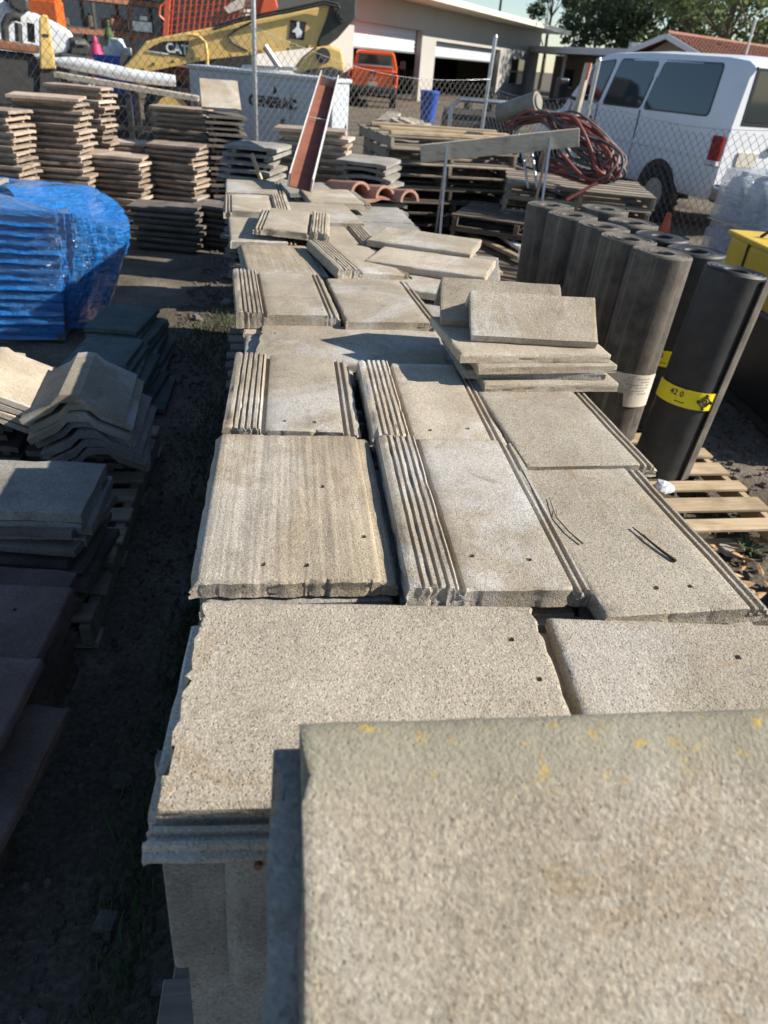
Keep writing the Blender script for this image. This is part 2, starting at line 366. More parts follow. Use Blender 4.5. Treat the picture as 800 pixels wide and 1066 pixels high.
# ------------------------------------------------------------------ garage building
def building():
    P0 = dp(440, 97, 42); P0.z = 0; d = Vector((.52, .85, 0)).normalized(); nrm = Vector((d.y, -d.x, 0))
    t = thing('garage_building', 'long beige stucco workshop building with two half-open roll-up doors', 'building', P0, math.atan2(d.y, d.x))
    # local: +x along the facade, -y faces the yard
    doors = [(-7.6, -.6, 2.95), (1.2, 11.6, 2.62)]
    wall = MB(); xs = [-16, doors[0][0], doors[0][1], doors[1][0], doors[1][1], 20.2]
    H = 3.95
    for a, b in ((xs[0], xs[1]), (xs[2], xs[3]), (xs[4], xs[5])): wall.box(((a+b)/2, .15, H/2), (b-a, .3, H))
    for a, b, h in doors: wall.box(((a+b)/2, .15, (h+H)/2), (b-a, .3, H-h))
    wall.box((20.05, 5.2, H/2), (.3, 9.79, H)); wall.box((-15.85, 5.2, H/2), (.3, 9.79, H)); wall.box((2.1, 10.0, H/2), (35.5, .3, H))
    wall.build('wall', M['wall_beige'], t)
    MB().box((2.1, 4.5, H+.13), (38.2, 12.6, .25)).build('roof', M['cream'], t, bevel=.02)
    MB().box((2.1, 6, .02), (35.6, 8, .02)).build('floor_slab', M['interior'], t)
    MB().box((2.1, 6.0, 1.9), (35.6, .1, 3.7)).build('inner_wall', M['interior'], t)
    for (a, b, h), low in zip(doors, (2.02, 1.95)):
        dr = MB().box(((a+b)/2, .36, (h+low)/2+.05), (b-a, .03, h-low-.1)).build('roll_door', M['door_white'], t)
        z = low+.08
        while z < h-.05:
            MB().box(((a+b)/2, .335, z), (b-a-.02, .02, .10)).build('slat', M['door_white'], dr, bevel=.01, seg=1); z += .16
        MB().box(((a+b)/2, .33, low), (b-a, .05, .07)).build('bottom_bar', M['galv'], dr)
    wn = MB().box((15.6, -.02, 1.55), (3.0, .06, 1.5)).build('window', M['dark_glass'], t)
    for z in (.82, 1.55, 2.28): MB().box((15.6, -.055, z), (3.1, .03, .07)).build('window_bar', M['wall_beige'], wn)
    # shadowy contents hung in the second bay
    r = random.Random(2)
    for i in range(9):
        x = 2+i*1.05; h = r.uniform(.5, 1.5)
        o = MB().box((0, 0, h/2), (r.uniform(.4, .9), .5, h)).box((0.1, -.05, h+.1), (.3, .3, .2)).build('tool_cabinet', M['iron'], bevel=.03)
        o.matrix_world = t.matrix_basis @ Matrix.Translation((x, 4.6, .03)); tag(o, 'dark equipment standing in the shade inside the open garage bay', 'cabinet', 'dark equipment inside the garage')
building()

def back_buildings():
    # low flat-roofed carport house beyond the van
    a, b = dp(564, 90, 60), dp(700, 95, 47); a.z = b.z = 0; d = b-a; L = d.length
    t = thing('carport_house', 'low tan house with white flat roof behind the van', 'building', a, math.atan2(d.y, d.x))
    MB().box((L/2, 3.5, 1.35), (L, 5.6, 2.7)).build('wall', M['wall_tan'], t)
    MB().box((L/2, 2.4, 2.92), (L+1.0, 8, .36)).build('roof', M['truck_white'], t, bevel=.02)
    for x in (2.2, 6.5, 11):
        wn = MB().box((x, .68, 1.45), (1.6, .06, 1.0)).build('window', M['dark_glass'], t); MB().box((x, .64, .9), (1.8, .06, .08)).build('sill', M['truck_white'], wn)
    for x in (.4, 4.4, 9): MB().box((x, -.9, 1.36), (.14, .14, 2.72)).build('post', M['truck_white'], t)
    MB().cyl((L*.5, 2, 3.1), (L*.5, 2, 3.6), .4, n=12).build('roof_vent', M['galv'], t, smooth=40)
    # gabled house with clay tile roof, its ridge running away to the right
    a, b = dp(689, 60, 41), dp(815, 60, 50); a.z = b.z = 0; d = b-a; L = d.length
    t = thing('tile_roofed_house', 'house with clay-red tiled gable roof and white vent pipe', 'building', a, math.atan2(d.y, d.x))
    rh, eh, hw = 3.55, 2.85, 2.0
    MB().box((L/2+.2, 0, 1.25), (L-.4, hw*1.75, 2.5)).build('wall', M['wall_tan'], t)
    MB().prism([(-hw*.85, 2.5), (hw*.85, 2.5), (0, rh-.15)], (.35, 0, 0), (0, 1, 0), (0, 0, 1), (L-.8, 0, 0)).build('gable', M['wall_tan'], t)
    rf = MB()
    for q in (-1, 1): rf.prism([(0, rh), (q*hw, eh), (q*hw, eh-.12), (0, rh-.12)], (0, 0, 0), (0, 1, 0), (0, 0, 1), (L, 0, 0))
    ro = rf.build('roof', M['roof_tile'], t)
    n = int(L/.3); rows = MB()
    for i in range(n):
        x = .1+(L-.2)*i/(n-1)
        for k in range(6):
            f0, f1 = k/6, (k+1.08)/6; rows.cyl((x, -hw*f0, rh+(eh-rh)*f0+.03), (x, -hw*f1, rh+(eh-rh)*f1+.05), .085, .1, n=6)
    rows.build('barrel_tile_courses', M['roof_tile'], ro, smooth=50)
    MB().cyl((-.05, 0, rh+.05), (L, 0, rh+.05), .12, n=8).build('ridge_cap', M['roof_tile'], ro, smooth=50)
    for q in (-1, 1): MB().bar((-.03, q*hw, eh-.05), (-.03, 0, rh-.05), .06, .22).build('bargeboard', M['truck_white'], ro)
    MB().cyl((4.2, -1.6, 2.8), (4.2, -1.6, 4.5), .06, n=8).build('vent_pipe', M['white_metal'], t)
back_buildings()

def slate_wall():
    a = dp(-40, 40, 34); b = dp(330, 40, 40)
    a.z = b.z = 0; d = b-a; L = d.length
    t = thing('metal_warehouse', 'slate grey corrugated metal warehouse wall behind the machines', 'building', a, math.atan2(d.y, d.x))
    MB().box((L/2, 3, 2.6), (L, 5.4, 5.2)).build('wall', M['wall_slate'], t)
    rb = MB()
    for i in range(int(L/.5)): rb.box((i*.5+.25, .28, 2.6), (.12, .05, 5.18))
    rb.build('corrugation', M['wall_slate'], t); MB().box((L/2, 3, 5.27), (L+.4, 5.9, .12)).build('roof', M['iron'], t)
slate_wall()

# ------------------------------------------------------------------ trees
def m_leaf(name, c, c2):
    t = NT(name); gi = t.new('ShaderNodeNewGeometry'); base = t.ramp(gi.outputs['Random Per Island'], [(0.0, c), (1.0, c2)])
    t.setc(base).rough(.6, .3); t.b.inputs['Transmission Weight'].default_value = 0
    tr = t.new('ShaderNodeBsdfTranslucent'); t.L(base, tr.inputs[0]); mx = t.new('ShaderNodeMixShader'); mx.inputs[0].default_value = .42
    t.L(t.b.outputs[0], mx.inputs[1]); t.L(tr.outputs[0], mx.inputs[2]); t.L(mx.outputs[0], t.out.inputs[0]); return t.m
LEAF = [m_leaf('leaf_dark', (.05, .078, .036), (.14, .18, .085)), m_leaf('leaf_olive', (.085, .115, .05), (.24, .28, .12)), m_leaf('leaf_light', (.12, .165, .06), (.30, .34, .13))]
def tree(px, D, h, spread, base_h, mat, nl, label, lean=0, seed=1, leaf=.3, blobs=16, squash=.75, name='tree'):
    r = random.Random(seed); b = dp(px, 90, D); b.z = 0
    t = thing(name, label, 'tree', b)
    tr = MB(); tip = Vector((lean, 0, h*.92))
    pts = [Vector((lean*(k/6)**1.5+r.uniform(-.1, .1)*k*.4, r.uniform(-.1, .1)*k*.4, h*.92*k/6)) for k in range(7)]
    tr.tube(pts, [.28*(1-.13*k)*h/12 for k in range(7)], 8)
    cs = []
    for i in range(blobs):
        z = r.uniform(base_h, h); f = (z-base_h)/(h-base_h); wdt = spread*(.35+.65*math.sin(math.pi*min(1, .25+f*.75)))
        a = r.uniform(0, 6.28); rr = wdt*math.sqrt(r.uniform(.05, 1)); k = min(5, int(z/h*6)); c0 = pts[k]
        c = Vector((c0.x+math.cos(a)*rr, c0.y+math.sin(a)*rr, z)); cs.append((c, spread*r.uniform(.24, .46)))
        st = pts[max(1, k-1)]; mid = (st+c)/2+Vector((0, 0, -.3)); tr.tube([st, mid, c], [.09*h/12, .06*h/12, .02*h/12], 5)
    tr.build('trunk', M['bark'], t, smooth=50)
    V = []; F = []
    for i in range(nl):
        c, s = cs[r.randrange(len(cs))]; d = Vector((r.gauss(0, 1), r.gauss(0, 1), r.gauss(0, 1))); d.normalize()
        p = c+Vector((d.x, d.y, d.z*squash))*s*r.uniform(.25, 1.05)**.6
        if r.random() < .15: p += Vector((r.gauss(0, .3), r.gauss(0, .3), r.gauss(-.2, .3)))*s
        a = Vector((r.gauss(0, 1), r.gauss(0, 1), r.gauss(0, .6))).normalized()*leaf*r.uniform(.5, 1.2); e = a.cross(Vector((r.gauss(0, 1), r.gauss(0, 1), r.gauss(0, 1)))).normalized()*leaf*r.uniform(.2, .4)
        n = len(V); V += [p-a*.5, p+e, p+a*.5, p-e]; F.append((n, n+1, n+2, n+3))
    MB().add(V, F).build('crown', mat, t)
tree(562, 88, 10.2, 2.4, 6.6, LEAF[0], 2600, 'small dark tree with rounded top rising over the workshop roof', seed=11, blobs=9, leaf=.42)
tree(598, 86, 12, 3.4, 6.8, LEAF[1], 3200, 'open slender tree with bare leaning limbs beside the workshop roof', lean=.8, seed=12, blobs=9, leaf=.42)
tree(650, 82, 17, 7.0, 4.6, LEAF[0], 8000, 'broad dark evergreen rising behind the carport house', lean=1.0, seed=13, blobs=34, squash=.5, leaf=.5)
tree(705, 74, 17, 6.0, 4.4, LEAF[0], 5600, 'tall dark evergreen rising behind the red gable peak', seed=14, blobs=22, squash=.5, leaf=.5)
tree(740, 62, 14, 4.8, 3.6, LEAF[1], 6000, 'olive green tree rising behind the tiled roof', seed=15, blobs=22, leaf=.4)
tree(786, 60, 13.5, 5.2, 3.4, LEAF[2], 6500, 'bright yellow-green tree at the right edge above the van', seed=16, blobs=24, leaf=.38)
tree(612, 76, 6.8, 3.8, 1.6, LEAF[0], 4500, 'low dark shrubby tree behind the carport roof', seed=17, blobs=14, leaf=.45)

def utility_pole():
    b = dp(514, 60, 80); b.z = 0; t = thing('utility_pole', 'thin utility pole with cross arm rising over the workshop roof', 'pole', b)
    MB().cyl((0, 0, 0), (0, 0, 8.3), .14, .1, 8).build('pole', M['bark'], t)
    MB().box((0, 0, 7.7), (2.4, .1, .12)).build('cross_arm', M['bark'], t)
    for x in (-1, 0.4, 1): MB().cyl((x, 0, 7.76), (x, 0, 8.0), .05, n=6).build('insulator', M['galv'], t)
utility_pole()

# ------------------------------------------------------------------ chain link fence
def fence(a, b, h0, h1, label, posts, sag=0.0, lean=0.0, name='chain_link_fence'):
    a, b = Vector(a), Vector(b); a.z = b.z = 0; d = b-a; L = d.length; d.normalize()
    t = thing(name, label, 'fence', a, math.atan2(d.y, d.x))
    px, pz = .095, .118; r = .0024
    V = []; F = []
    nx = int(L/px); 
    def top(x): u = x/L; return h0+(h1-h0)*u-sag*math.sin(math.pi*u)
    for i in range(nx):
        nz = int(top(i*px)/(pz/2))
        ring0 = None
        for k in range(nz+1):
            x = i*px+(px*.52 if k % 2 else 0); z = .03+k*pz/2; y = (.004 if k % 2 else -.004)+lean*z+.02*math.sin(x*2.1)*math.sin(z*3)
            n = len(V); V += [(x-r*1.3, y-r, z), (x+r*1.3, y-r, z), (x, y+r, z)]
            if ring0 is not None:
                for q in range(3): F.append((ring0+q, ring0+(q+1) % 3, n+(q+1) % 3, n+q))
            ring0 = n
        # mirrored neighbour completes the diamond
        ring0 = None
        for k in range(nz+1):
            x = i*px+(px if not k % 2 else px*.50); z = .03+k*pz/2; y = (-.004 if k % 2 else .004)+lean*z+.02*math.sin(x*2.1)*math.sin(z*3)
            n = len(V); V += [(x-r*1.3, y-r, z), (x+r*1.3, y-r, z), (x, y+r, z)]
            if ring0 is not None:
                for q in range(3): F.append((ring0+q, ring0+(q+1) % 3, n+(q+1) % 3, n+q))
            ring0 = n
    me = bpy.data.meshes.new('chain_link_mesh'); me.from_pydata(V, [], F); me.materials.append(M['wire'])
    link(bpy.data.objects.new('chain_link_mesh', me), t)
    for x, ph, tilt in posts:
        MB().cyl((x, .045, 0), (x+tilt*ph, .045, ph), .03, n=10).cyl((x+tilt*ph, .045, ph), (x+tilt*ph, .045, ph+.03), .035, .02, 10).build('post', M['galv'], t, smooth=40)
    pts = [(x, .01+lean*top(x), top(x)+.02) for x in [L*k/16 for k in range(17)]]
    MB().tube(pts, .0028 if sag else .02, 6).build('tension_wire' if sag else 'top_rail', M['galv'], t, smooth=60)
    return t
FA = dp(-60, 60, 10.9); FB = dp(267, 60, 10.4); FC = dp(511, 80, 12.6); FD = dp(612, 100, 10.9); FE = dp(840, 130, 9.4)
lab = (FB-FA).to_2d().length
fence(FA, FB, 2.5, 2.5, 'tall chain-link fence stretch in front of the yellow boom and white truck', [(.05, 2.55, 0), (lab-.02, 2.62, 0)])
fence(FB, FC, 1.95, 1.6, 'sagging chain-link fence stretch in front of the orange pickup', [((FC-FB).to_2d().length-.03, 2.15, .03)], sag=.2)
fence(FC, FD, 1.5, 1.55, 'short chain-link fence stretch between the two leaning posts', [((FD-FC).to_2d().length-.03, 1.95, .03)], sag=.1)
fence(FD, FE, 1.5, 1.45, 'low chain-link fence stretch in front of the white van', [(2.9, 1.5, 0)], sag=.12)

# ================================================================== VEHICLES AND MACHINES
def wheel(parent, c, r, wd, axis=(0, 1, 0), hub=M['galv'], name='wheel', loose=False):
    c, ax = Vector(c), Vector(axis).normalized(); a = ax.orthogonal().normalized(); b = ax.cross(a)
    def ring(rr, off, n=28): return [c+ax*off+(a*math.cos(2*math.pi*k/n)+b*math.sin(2*math.pi*k/n))*rr for k in range(n)]
    h = wd/2
    ty = MB().loft([ring(r*.58, -h*.8), ring(r*.8, -h), ring(r*.95, -h*.9), ring(r, -h*.5), ring(r, h*.5), ring(r*.95, h*.9), ring(r*.8, h), ring(r*.58, h*.8), ring(r*.58, -h*.8)], False)
    o = ty.build('tyre' if loose else name, M['black'], parent, smooth=50)
    p = parent if loose else o
    tr = MB()
    for k in range(28):
        t_ = 2*math.pi*(k+.5)/28; u = a*math.cos(t_)+b*math.sin(t_); v = ax.cross(u)
        for s in (-1, 1): tr.bar(c+u*(r+.003)+ax*s*h*.1+v*s*.015, c+u*(r*.985)+ax*s*h*.92, .035*r/.37, .016, u)
    tr.build('tread', M['black'], p)
    MB().loft([ring(r*.585, -h*.75), ring(r*.5, -h*.4), ring(r*.48, h*.3), ring(r*.585, h*.75)]).loft([ring(r*.2, -h*.6, 12), ring(r*.2, h*.5, 12)]).build('rim', hub, p, smooth=40)
    return o

def van():
    t = thing('passenger_van', 'white passenger van with tinted windows parked behind the chain-link fence', 'van', (6.42, 10.13, 0), math.atan2(.97, -.23))
    def ring(x, zr, wb=1.0, zb=.46, wr=.80):
        zm = min(1.36, zr-.16)
        half = [(.93*wb, zb), (wb, zb+.12), (wb, .85), (.985*wb, zm), (wr+.085 if zr > 1.6 else wb*.95, zr-.13), (wr+.02 if zr > 1.6 else wb*.9, zr-.045), (wr*.6, zr-.005)]
        return [(x, y, z) for y, z in half]+[(x, -y, z) for y, z in reversed(half)]
    st = [ring(.06, 2.03, .95, .55), ring(0, 1.98, .97, .52, .78) if False else ring(.10, 2.08, .985, .5), ring(.22, 2.13, 1.0), ring(.6, 2.16), ring(2.2, 2.175), ring(3.3, 2.14), ring(3.62, 2.06), ring(4.22, 1.42, 1.0), ring(4.3, 1.30, .99), ring(5.05, 1.14, .96), ring(5.25, 1.0, .9, .5), ring(5.3, .85, .86, .52)]
    MB().loft(st).build('body', M['van_white'], t, smooth=32)
    def ys(z): return 1.0-(.015 if z < 1.36 else .015+(z-1.36)/.68*.105)
    def pane(name, pts, s=1, off=.008, mat=M['van_glass']):
        a = [Vector((x, s*(ys(z)+off), z)) for x, z in pts]; e = Vector((0, -s*.02, 0)); n = len(a)
        return MB().add(a+[p+e for p in a], [tuple(range(n)), tuple(range(2*n-1, n-1, -1))]+[(i, (i+1) % n, n+(i+1) % n, n+i) for i in range(n)]).build(name, mat, t)
    W = [[(.50, 1.43), (1.95, 1.41), (1.83, 2.05), (.56, 2.05)], [(2.01, 1.41), (3.03, 1.40), (2.87, 2.04), (1.89, 2.05)], [(3.13, 1.40), (3.84, 1.44), (3.55, 1.97), (2.98, 2.03)]]
    def inset(pts, k):
        cx = sum(p[0] for p in pts)/4; cz = sum(p[1] for p in pts)/4
        return [(cx+(x-cx)*(1-k/abs(x-cx) if abs(x-cx) > k else 1), cz+(z-cz)*(1-k/abs(z-cz))) for x, z in pts]
    def roundq(pts, f=.075):
        out = []; n = len(pts)
        for i in range(n):
            p, q, s_ = Vector(pts[i-1]), Vector(pts[i]), Vector(pts[(i+1) % n]); a = q+(p-q).normalized()*f; b = q+(s_-q).normalized()*f
            for u in (0, .33, .67, 1): out.append(tuple((a*(1-u)**2+q*2*u*(1-u)+b*u*u)))
        return out
    for s in (1, -1):
        for wv in W:
            o = pane('window_seal', roundq(wv), s, .004, M['black_plastic']); p = pane('window', roundq(inset(wv, .022), .065), s, .009); p.parent = t
        # body seams and rub line
        for x, z0, z1 in ((3.12, .52, 1.40), (3.93, .55, 1.40), (1.98, .6, 1.40)): MB().box((x, s*.998, (z0+z1)/2), (.012, .012, z1-z0)).build('door_seam', M['iron'], t)
        MB().box((2.0, s*1.0, .98), (3.2, .018, .05)).build('rub_strip', M['van_white'], t, bevel=.006)
        MB().box((3.3, s*1.005, 1.2), (.16, .03, .035)).build('door_handle', M['black_plastic'], t, bevel=.008)
        tl = MB().box((.17, s*.99, 1.06), (.2, .06, .36)).build('tail_light', M['red_lens'], t, bevel=.015); MB().box((.17, s*.993, .92), (.21, .055, .055)).build('reverse_lens', M['white_metal'], tl)
        for x in (1.2, 4.45):
            MB().cyl((x, s*.90, .40), (x, s*1.006, .40), .44, n=28).build('wheel_arch_shade', M['black_plastic'], t); wheel(t, (x, s*.92, .37), .37, .24)  # black disc paints the shaded wheel opening; the body is not cut out
        mr = MB().box((3.95, s*1.22, 1.55), (.12, .2, .32)).build('mirror', M['black_plastic'], t, bevel=.03); MB().bar((3.9, s*.95, 1.42), (3.95, s*1.2, 1.48), .05, .05).build('mirror_arm', M['black_plastic'], mr)
    for y in (-.43, .43):
        MB().box((.067, y, 1.70), (.030, .76, .66)).build('rear_window_seal', M['black_plastic'], t, bevel=.012)
        a = MB().box((.066, y, 1.70), (.034, .70, .60)).build('rear_window', M['van_glass'], t, bevel=.02); 
    MB().box((.055, 0, 1.2), (.016, .012, 1.3)).build('rear_door_seam', M['iron'], t)
    MB().box((.03, .16, 1.12), (.05, .14, .06)).build('rear_handle', M['black_plastic'], t, bevel=.01)
    MB().box((.05, .55, .98), (.02, .32, .17)).build('licence_plate', M['paper_white'], t)
    bp = MB().box((-.05, 0, .56), (.22, 1.96, .2)).build('bumper', M['chrome'], t, bevel=.03); MB().box((-.06, 0, .665), (.2, 1.9, .02)).build('step_pad', M['black_plastic'], bp)
    for y in (-.7, 0, .7): MB().box((.8+.9*abs(y), y, .42), (1.2, .1, .12)).build('frame_rail', M['iron'], t)
    MB().box((4.0, 0, 1.77), (.02, 1.5, .62), Matrix.Rotation(R(-42), 3, 'Y')).build('windscreen', M['van_glass'], t)
    sl_ = MB().tube([(3.6, -.7, 2.14), (1.0, -.7, 2.19)], .01); sl_.build('roof_gutter', M['van_white'], t)
van()

def pickup():
    b = dp(387, 104, 33); b.z = 0
    t = thing('pickup_truck', 'bright orange pickup truck parked tail-first by the garage door', 'truck', b, R(90-6))
    O = M['truck_orange']     # local +x forward
    MB().box((1.15, 0, .98), (2.2, 1.9, .62)).build('bed', O, t, bevel=.05)
    tg = MB().box((0, 0, 1.02), (.1, 1.62, .6)).build('tailgate', O, t, bevel=.03); MB().box((-.06, 0, 1.2), (.03, .24, .08)).build('handle', M['black_plastic'], tg); MB().cyl((-.055, 0, 1.0), (-.075, 0, 1.0), .07, n=14).build('badge', M['chrome'], tg)
    r = [[(x, y*wd, z) for y, z in ((-1, .75), (-1, 1.35), (-.84, zr-.08), (-.74, zr), (.74, zr), (.84, zr-.08), (1, 1.35), (1, .75))] for x, zr, wd in ((2.3, 1.9, .93), (2.45, 1.95, .96), (4.0, 1.95, .96), (4.7, 1.5, .96), (6.0, 1.3, .95), (6.1, 1.1, .9))]
    MB().loft(r).build('cab', O, t, smooth=30)
    MB().box((2.30, 0, 1.62), (.05, 1.42, .40)).build('rear_window', M['van_glass'], t, bevel=.02)
    MB().box((2.2, 0, 1.42), (.06, 1.6, .06)).box((2.2, -.78, 1.36), (.06, .06, .2)).box((2.2, .78, 1.36), (.06, .06, .2)).build('headache_rack', M['chrome'], t)
    for s in (-1, 1):
        MB().box((.0, s*.88, 1.05), (.14, .15, .42)).build('tail_light', M['red_lens'], t, bevel=.02)
        for x in (1.0, 4.9): wheel(t, (x, s*.85, .4), .4, .28)
        mr = MB().box((4.1, s*1.2, 1.5), (.1, .22, .3)).build('mirror', M['black_plastic'], t, bevel=.02); MB().bar((4.1, s*.9, 1.42), (4.1, s*1.12, 1.45), .04, .04).build('mirror_arm', M['black_plastic'], mr)
        MB().box((1.0, s*.93, .95), (1.0, .14, .5)).build('fender', O, t, bevel=.08)
    MB().box((-.12, 0, .66), (.2, 1.9, .2)).build('bumper', M['iron'], t, bevel=.03); MB().box((2.8, 0, .55), (5.4, .8, .18)).build('frame_rail', M['iron'], t)
    MB().box((-.06, 0, .82), (.02, .34, .17)).build('licence_plate', M['paper_white'], t)
pickup()

def plane_pts(pts, D, ref):              # outline on an upright plane facing the yard at distance D
    h = pray(*ref); n = Vector((h.x, h.y, 0)).normalized(); out = []
    for x, y in pts:
        d = pray(x, y); k = D/(d.x*n.x+d.y*n.y); out.append(CAM+d*k)
    return out, n
def slab(pts, D, ref, th):
    P, n = plane_pts(pts, D, ref); m = len(P); mb = MB()
    return mb.add(P+[p+n*th for p in P], [tuple(range(m)), tuple(range(2*m-1, m-1, -1))]+[(i, (i+1) % m, m+(i+1) % m, m+i) for i in range(m)])

def boom_machine():
    ref = (250, 40); D = 16.0
    P, n = plane_pts([(250, 60)], D, ref); base = P[0].copy(); base.z = 0
    t = thing('boom_loader', 'yellow boom machine with black logo panel reaching over the grey generator', 'machine', (0, 0, 0))
    MBm = slab([(128, 70), (140, 58), (152, 43), (168, 38.5), (196, 33), (300, 14), (346, 4), (358, 10), (338, 47), (300, 49), (260, 54.5), (216, 59), (150, 72.5), (132, 76)], D, ref, .55)
    MBm.build('boom', M['yellow'], t, bevel=.03)
    slab([(150, 71.5), (216, 58), (300, 48), (330, 46), (330, 49), (300, 52.5), (216, 62), (152, 75)], D-.02, ref, .59).build('boom_flange', M['yellow'], t)
    slab([(372, -8), (371, 18), (352, 40), (336, 52), (330, 46), (340, 20), (346, -2), (352, -10)], D-.06, ref, .67).build('arm_bracket', M['iron'], t, bevel=.03)
    slab([(305, 75), (316, 60), (330, 49), (345, 47), (357, 52), (360, 72), (350, 80), (324, 84)], D-.12, ref, .5).build('link_casting', M['yellow'], t, bevel=.05)
    slab([(308, 78), (322, 72), (345, 69), (359, 74), (352, 88), (318, 90)], D-.14, ref, .54).build('quick_coupler', M['iron'], t, bevel=.03)
    for (x, y, r) in ((357, 16, .11), (337, 58, .13)):
        Q, n = plane_pts([(x, y)], D-.2, ref); MB().cyl(Q[0], Q[0]+n*.8, r, n=18).cyl(Q[0]-n*.03, Q[0], r*.55, n=12).build('pivot_pin', M['iron'], t, smooth=40)
    lp = slab([(152.5, 52.5), (160, 47.5), (170, 43), (197, 42), (193.5, 59.5)], D-.012, ref, .01).build('logo_panel', M['print_black'], t)
    slab([(152.5, 52.3), (176, 55.6), (175.5, 57), (154, 53.6)], D-.018, ref, .004).build('logo_stripe', M['print_white'], lp)
    Q, n = plane_pts([(184.5, 51.2), (194, 52.4), (184, 42)], D-.02, ref)
    text_part('lettering', 'CAT', .20, M['print_white'], lp, Q[0], (Q[1]-Q[0]), (Q[2]-Q[0]), .003, .006)
    lg = slab([(302.5, 20.5), (319, 23), (316.5, 42), (301, 40)], D-.012, ref, .01).build('emblem_plate', M['print_black'], t)
    slab([(304, 33), (309, 28), (309.5, 22.5), (312, 22.8), (312, 29), (315, 33), (314, 39), (309, 40), (308, 34)], D-.02, ref, .004).build('emblem', M['print_white'], lg)
    for k in range(9):
        Q, n = plane_pts([(160+k*20, 66.5-k*2.2)], D-.02, ref); MB().cyl(Q[0], Q[0]+n*.04, .025, n=8).build('bolt', M['iron'], t)
    for dy in (0, 3):
        Q, n = plane_pts([(222, 27.5+dy), (250, 19+dy), (300, 9.5+dy), (338, 1+dy), (352, 4+dy), (356, 14+dy)], D-.1, ref); MB().tube(Q, .022, 6).build('hydraulic_hose', M['black'], t, smooth=60)
    # hydraulic line over the boom, cylinder beneath, carrier body and tyres behind the generator
    Q, n = plane_pts([(196, 36), (206, 37), (214, 44), (216, 58), (216, 68)], D-.08, ref); MB().tube(Q, .03, 8).build('hydraulic_line', M['yellow'], t, smooth=60)
    Q, n = plane_pts([(262, 23), (246, 31), (238, 38), (243, 45), (258, 53)], D-.02, ref); MB().tube(Q, .02, 6).build('cable', M['iron'], t, smooth=60)
    Q, n = plane_pts([(276, 48), (292, 72)], D-.1, ref); MB().cyl(Q[0], Q[1], .06, n=10).build('ram', M['galv'], t, smooth=40)
    u = Vector((n.y, -n.x, 0)); c = base+n*1.2
    Mr = Matrix.Rotation(math.atan2(u.y, u.x), 3, 'Z')
    MB().box(c+Vector((0, 0, .95)), (3.6, 1.6, .75), Mr).build('carrier', M['rust_red'], t, bevel=.05)
    MB().bar(c-u*1.6-n*.8+Vector((0, 0, 1.2)), c-u*2.2-n*.9+Vector((0, 0, 1.35)), .5, .3).build('boom_foot', M['iron'], t)
    for i in (-1, 1):
        for j in (-1, 1): wheel(t, c+u*i*1.3+n*j*.85+Vector((0, 0, .55)), .55, .35, n, M['yellow'])
boom_machine()

def cage():
    ref = (228, 20); D = 19.0
    t = thing('cage_lift', 'red-orange machine guard with square mesh grille behind the yellow boom', 'machine')
    P, n = plane_pts([(176, -14), (274, -14), (262, 34), (172, 46)], D, ref)
    fr = MB()
    for i in range(4): fr.bar(P[i], P[(i+1) % 4], .12, .14, n)
    fr.build('frame', M['red_cage'], t, bevel=.015)
    tl, tr_, br, bl = P
    for i in range(1, 16): f = i/16; MB().bar(tl.lerp(tr_, f), bl.lerp(br, f), .03, .03, n).build('grille_bar', M['red_cage'], t)
    for i in range(1, 9): f = i/9; MB().bar(tl.lerp(bl, f)+n*.03, tr_.lerp(br, f)+n*.03, .03, .03, n).build('grille_bar', M['red_cage'], t)
    for s in ([(286, -10), (290, 8), (276, 24), (266, 28), (276, -10)],): slab(s, D-.15, ref, .3).build('side_arm', M['red_cage'], t, bevel=.03)
    Q, n = plane_pts([(172, 2), (167, 6), (166, 16), (172, 22)], D-.05, ref); MB().tube(Q, .03, 6).build('grab_handle', M['red_cage'], t, smooth=60)
    a = bl.copy(); a.z = 0; b = br.copy(); b.z = 0; m = (a+b)/2+n*1.0
    Mr = Matrix.Rotation(math.atan2((b-a).y, (b-a).x), 3, 'Z')
    MB().box(m+Vector((0, 0, 1.3)), (2.0, 1.6, 1.1), Mr).box(m+n*.1+Vector((0, 0, 2.4)), (1.6, 1.2, 1.2), Mr).build('body', M['iron'], t, bevel=.08)
    for f in (.1, .9):
        for k in (.3, 1.5): wheel(t, a.lerp(b, f)+n*k+Vector((0, 0, .45)), .45, .3, n, M['red_cage'])
    slab([(233, 8), (246, 0), (256, -4), (254, 8), (238, 14)], D-.1, ref, .05).build('cardboard_scrap', M['paper_white'], t)
cage()

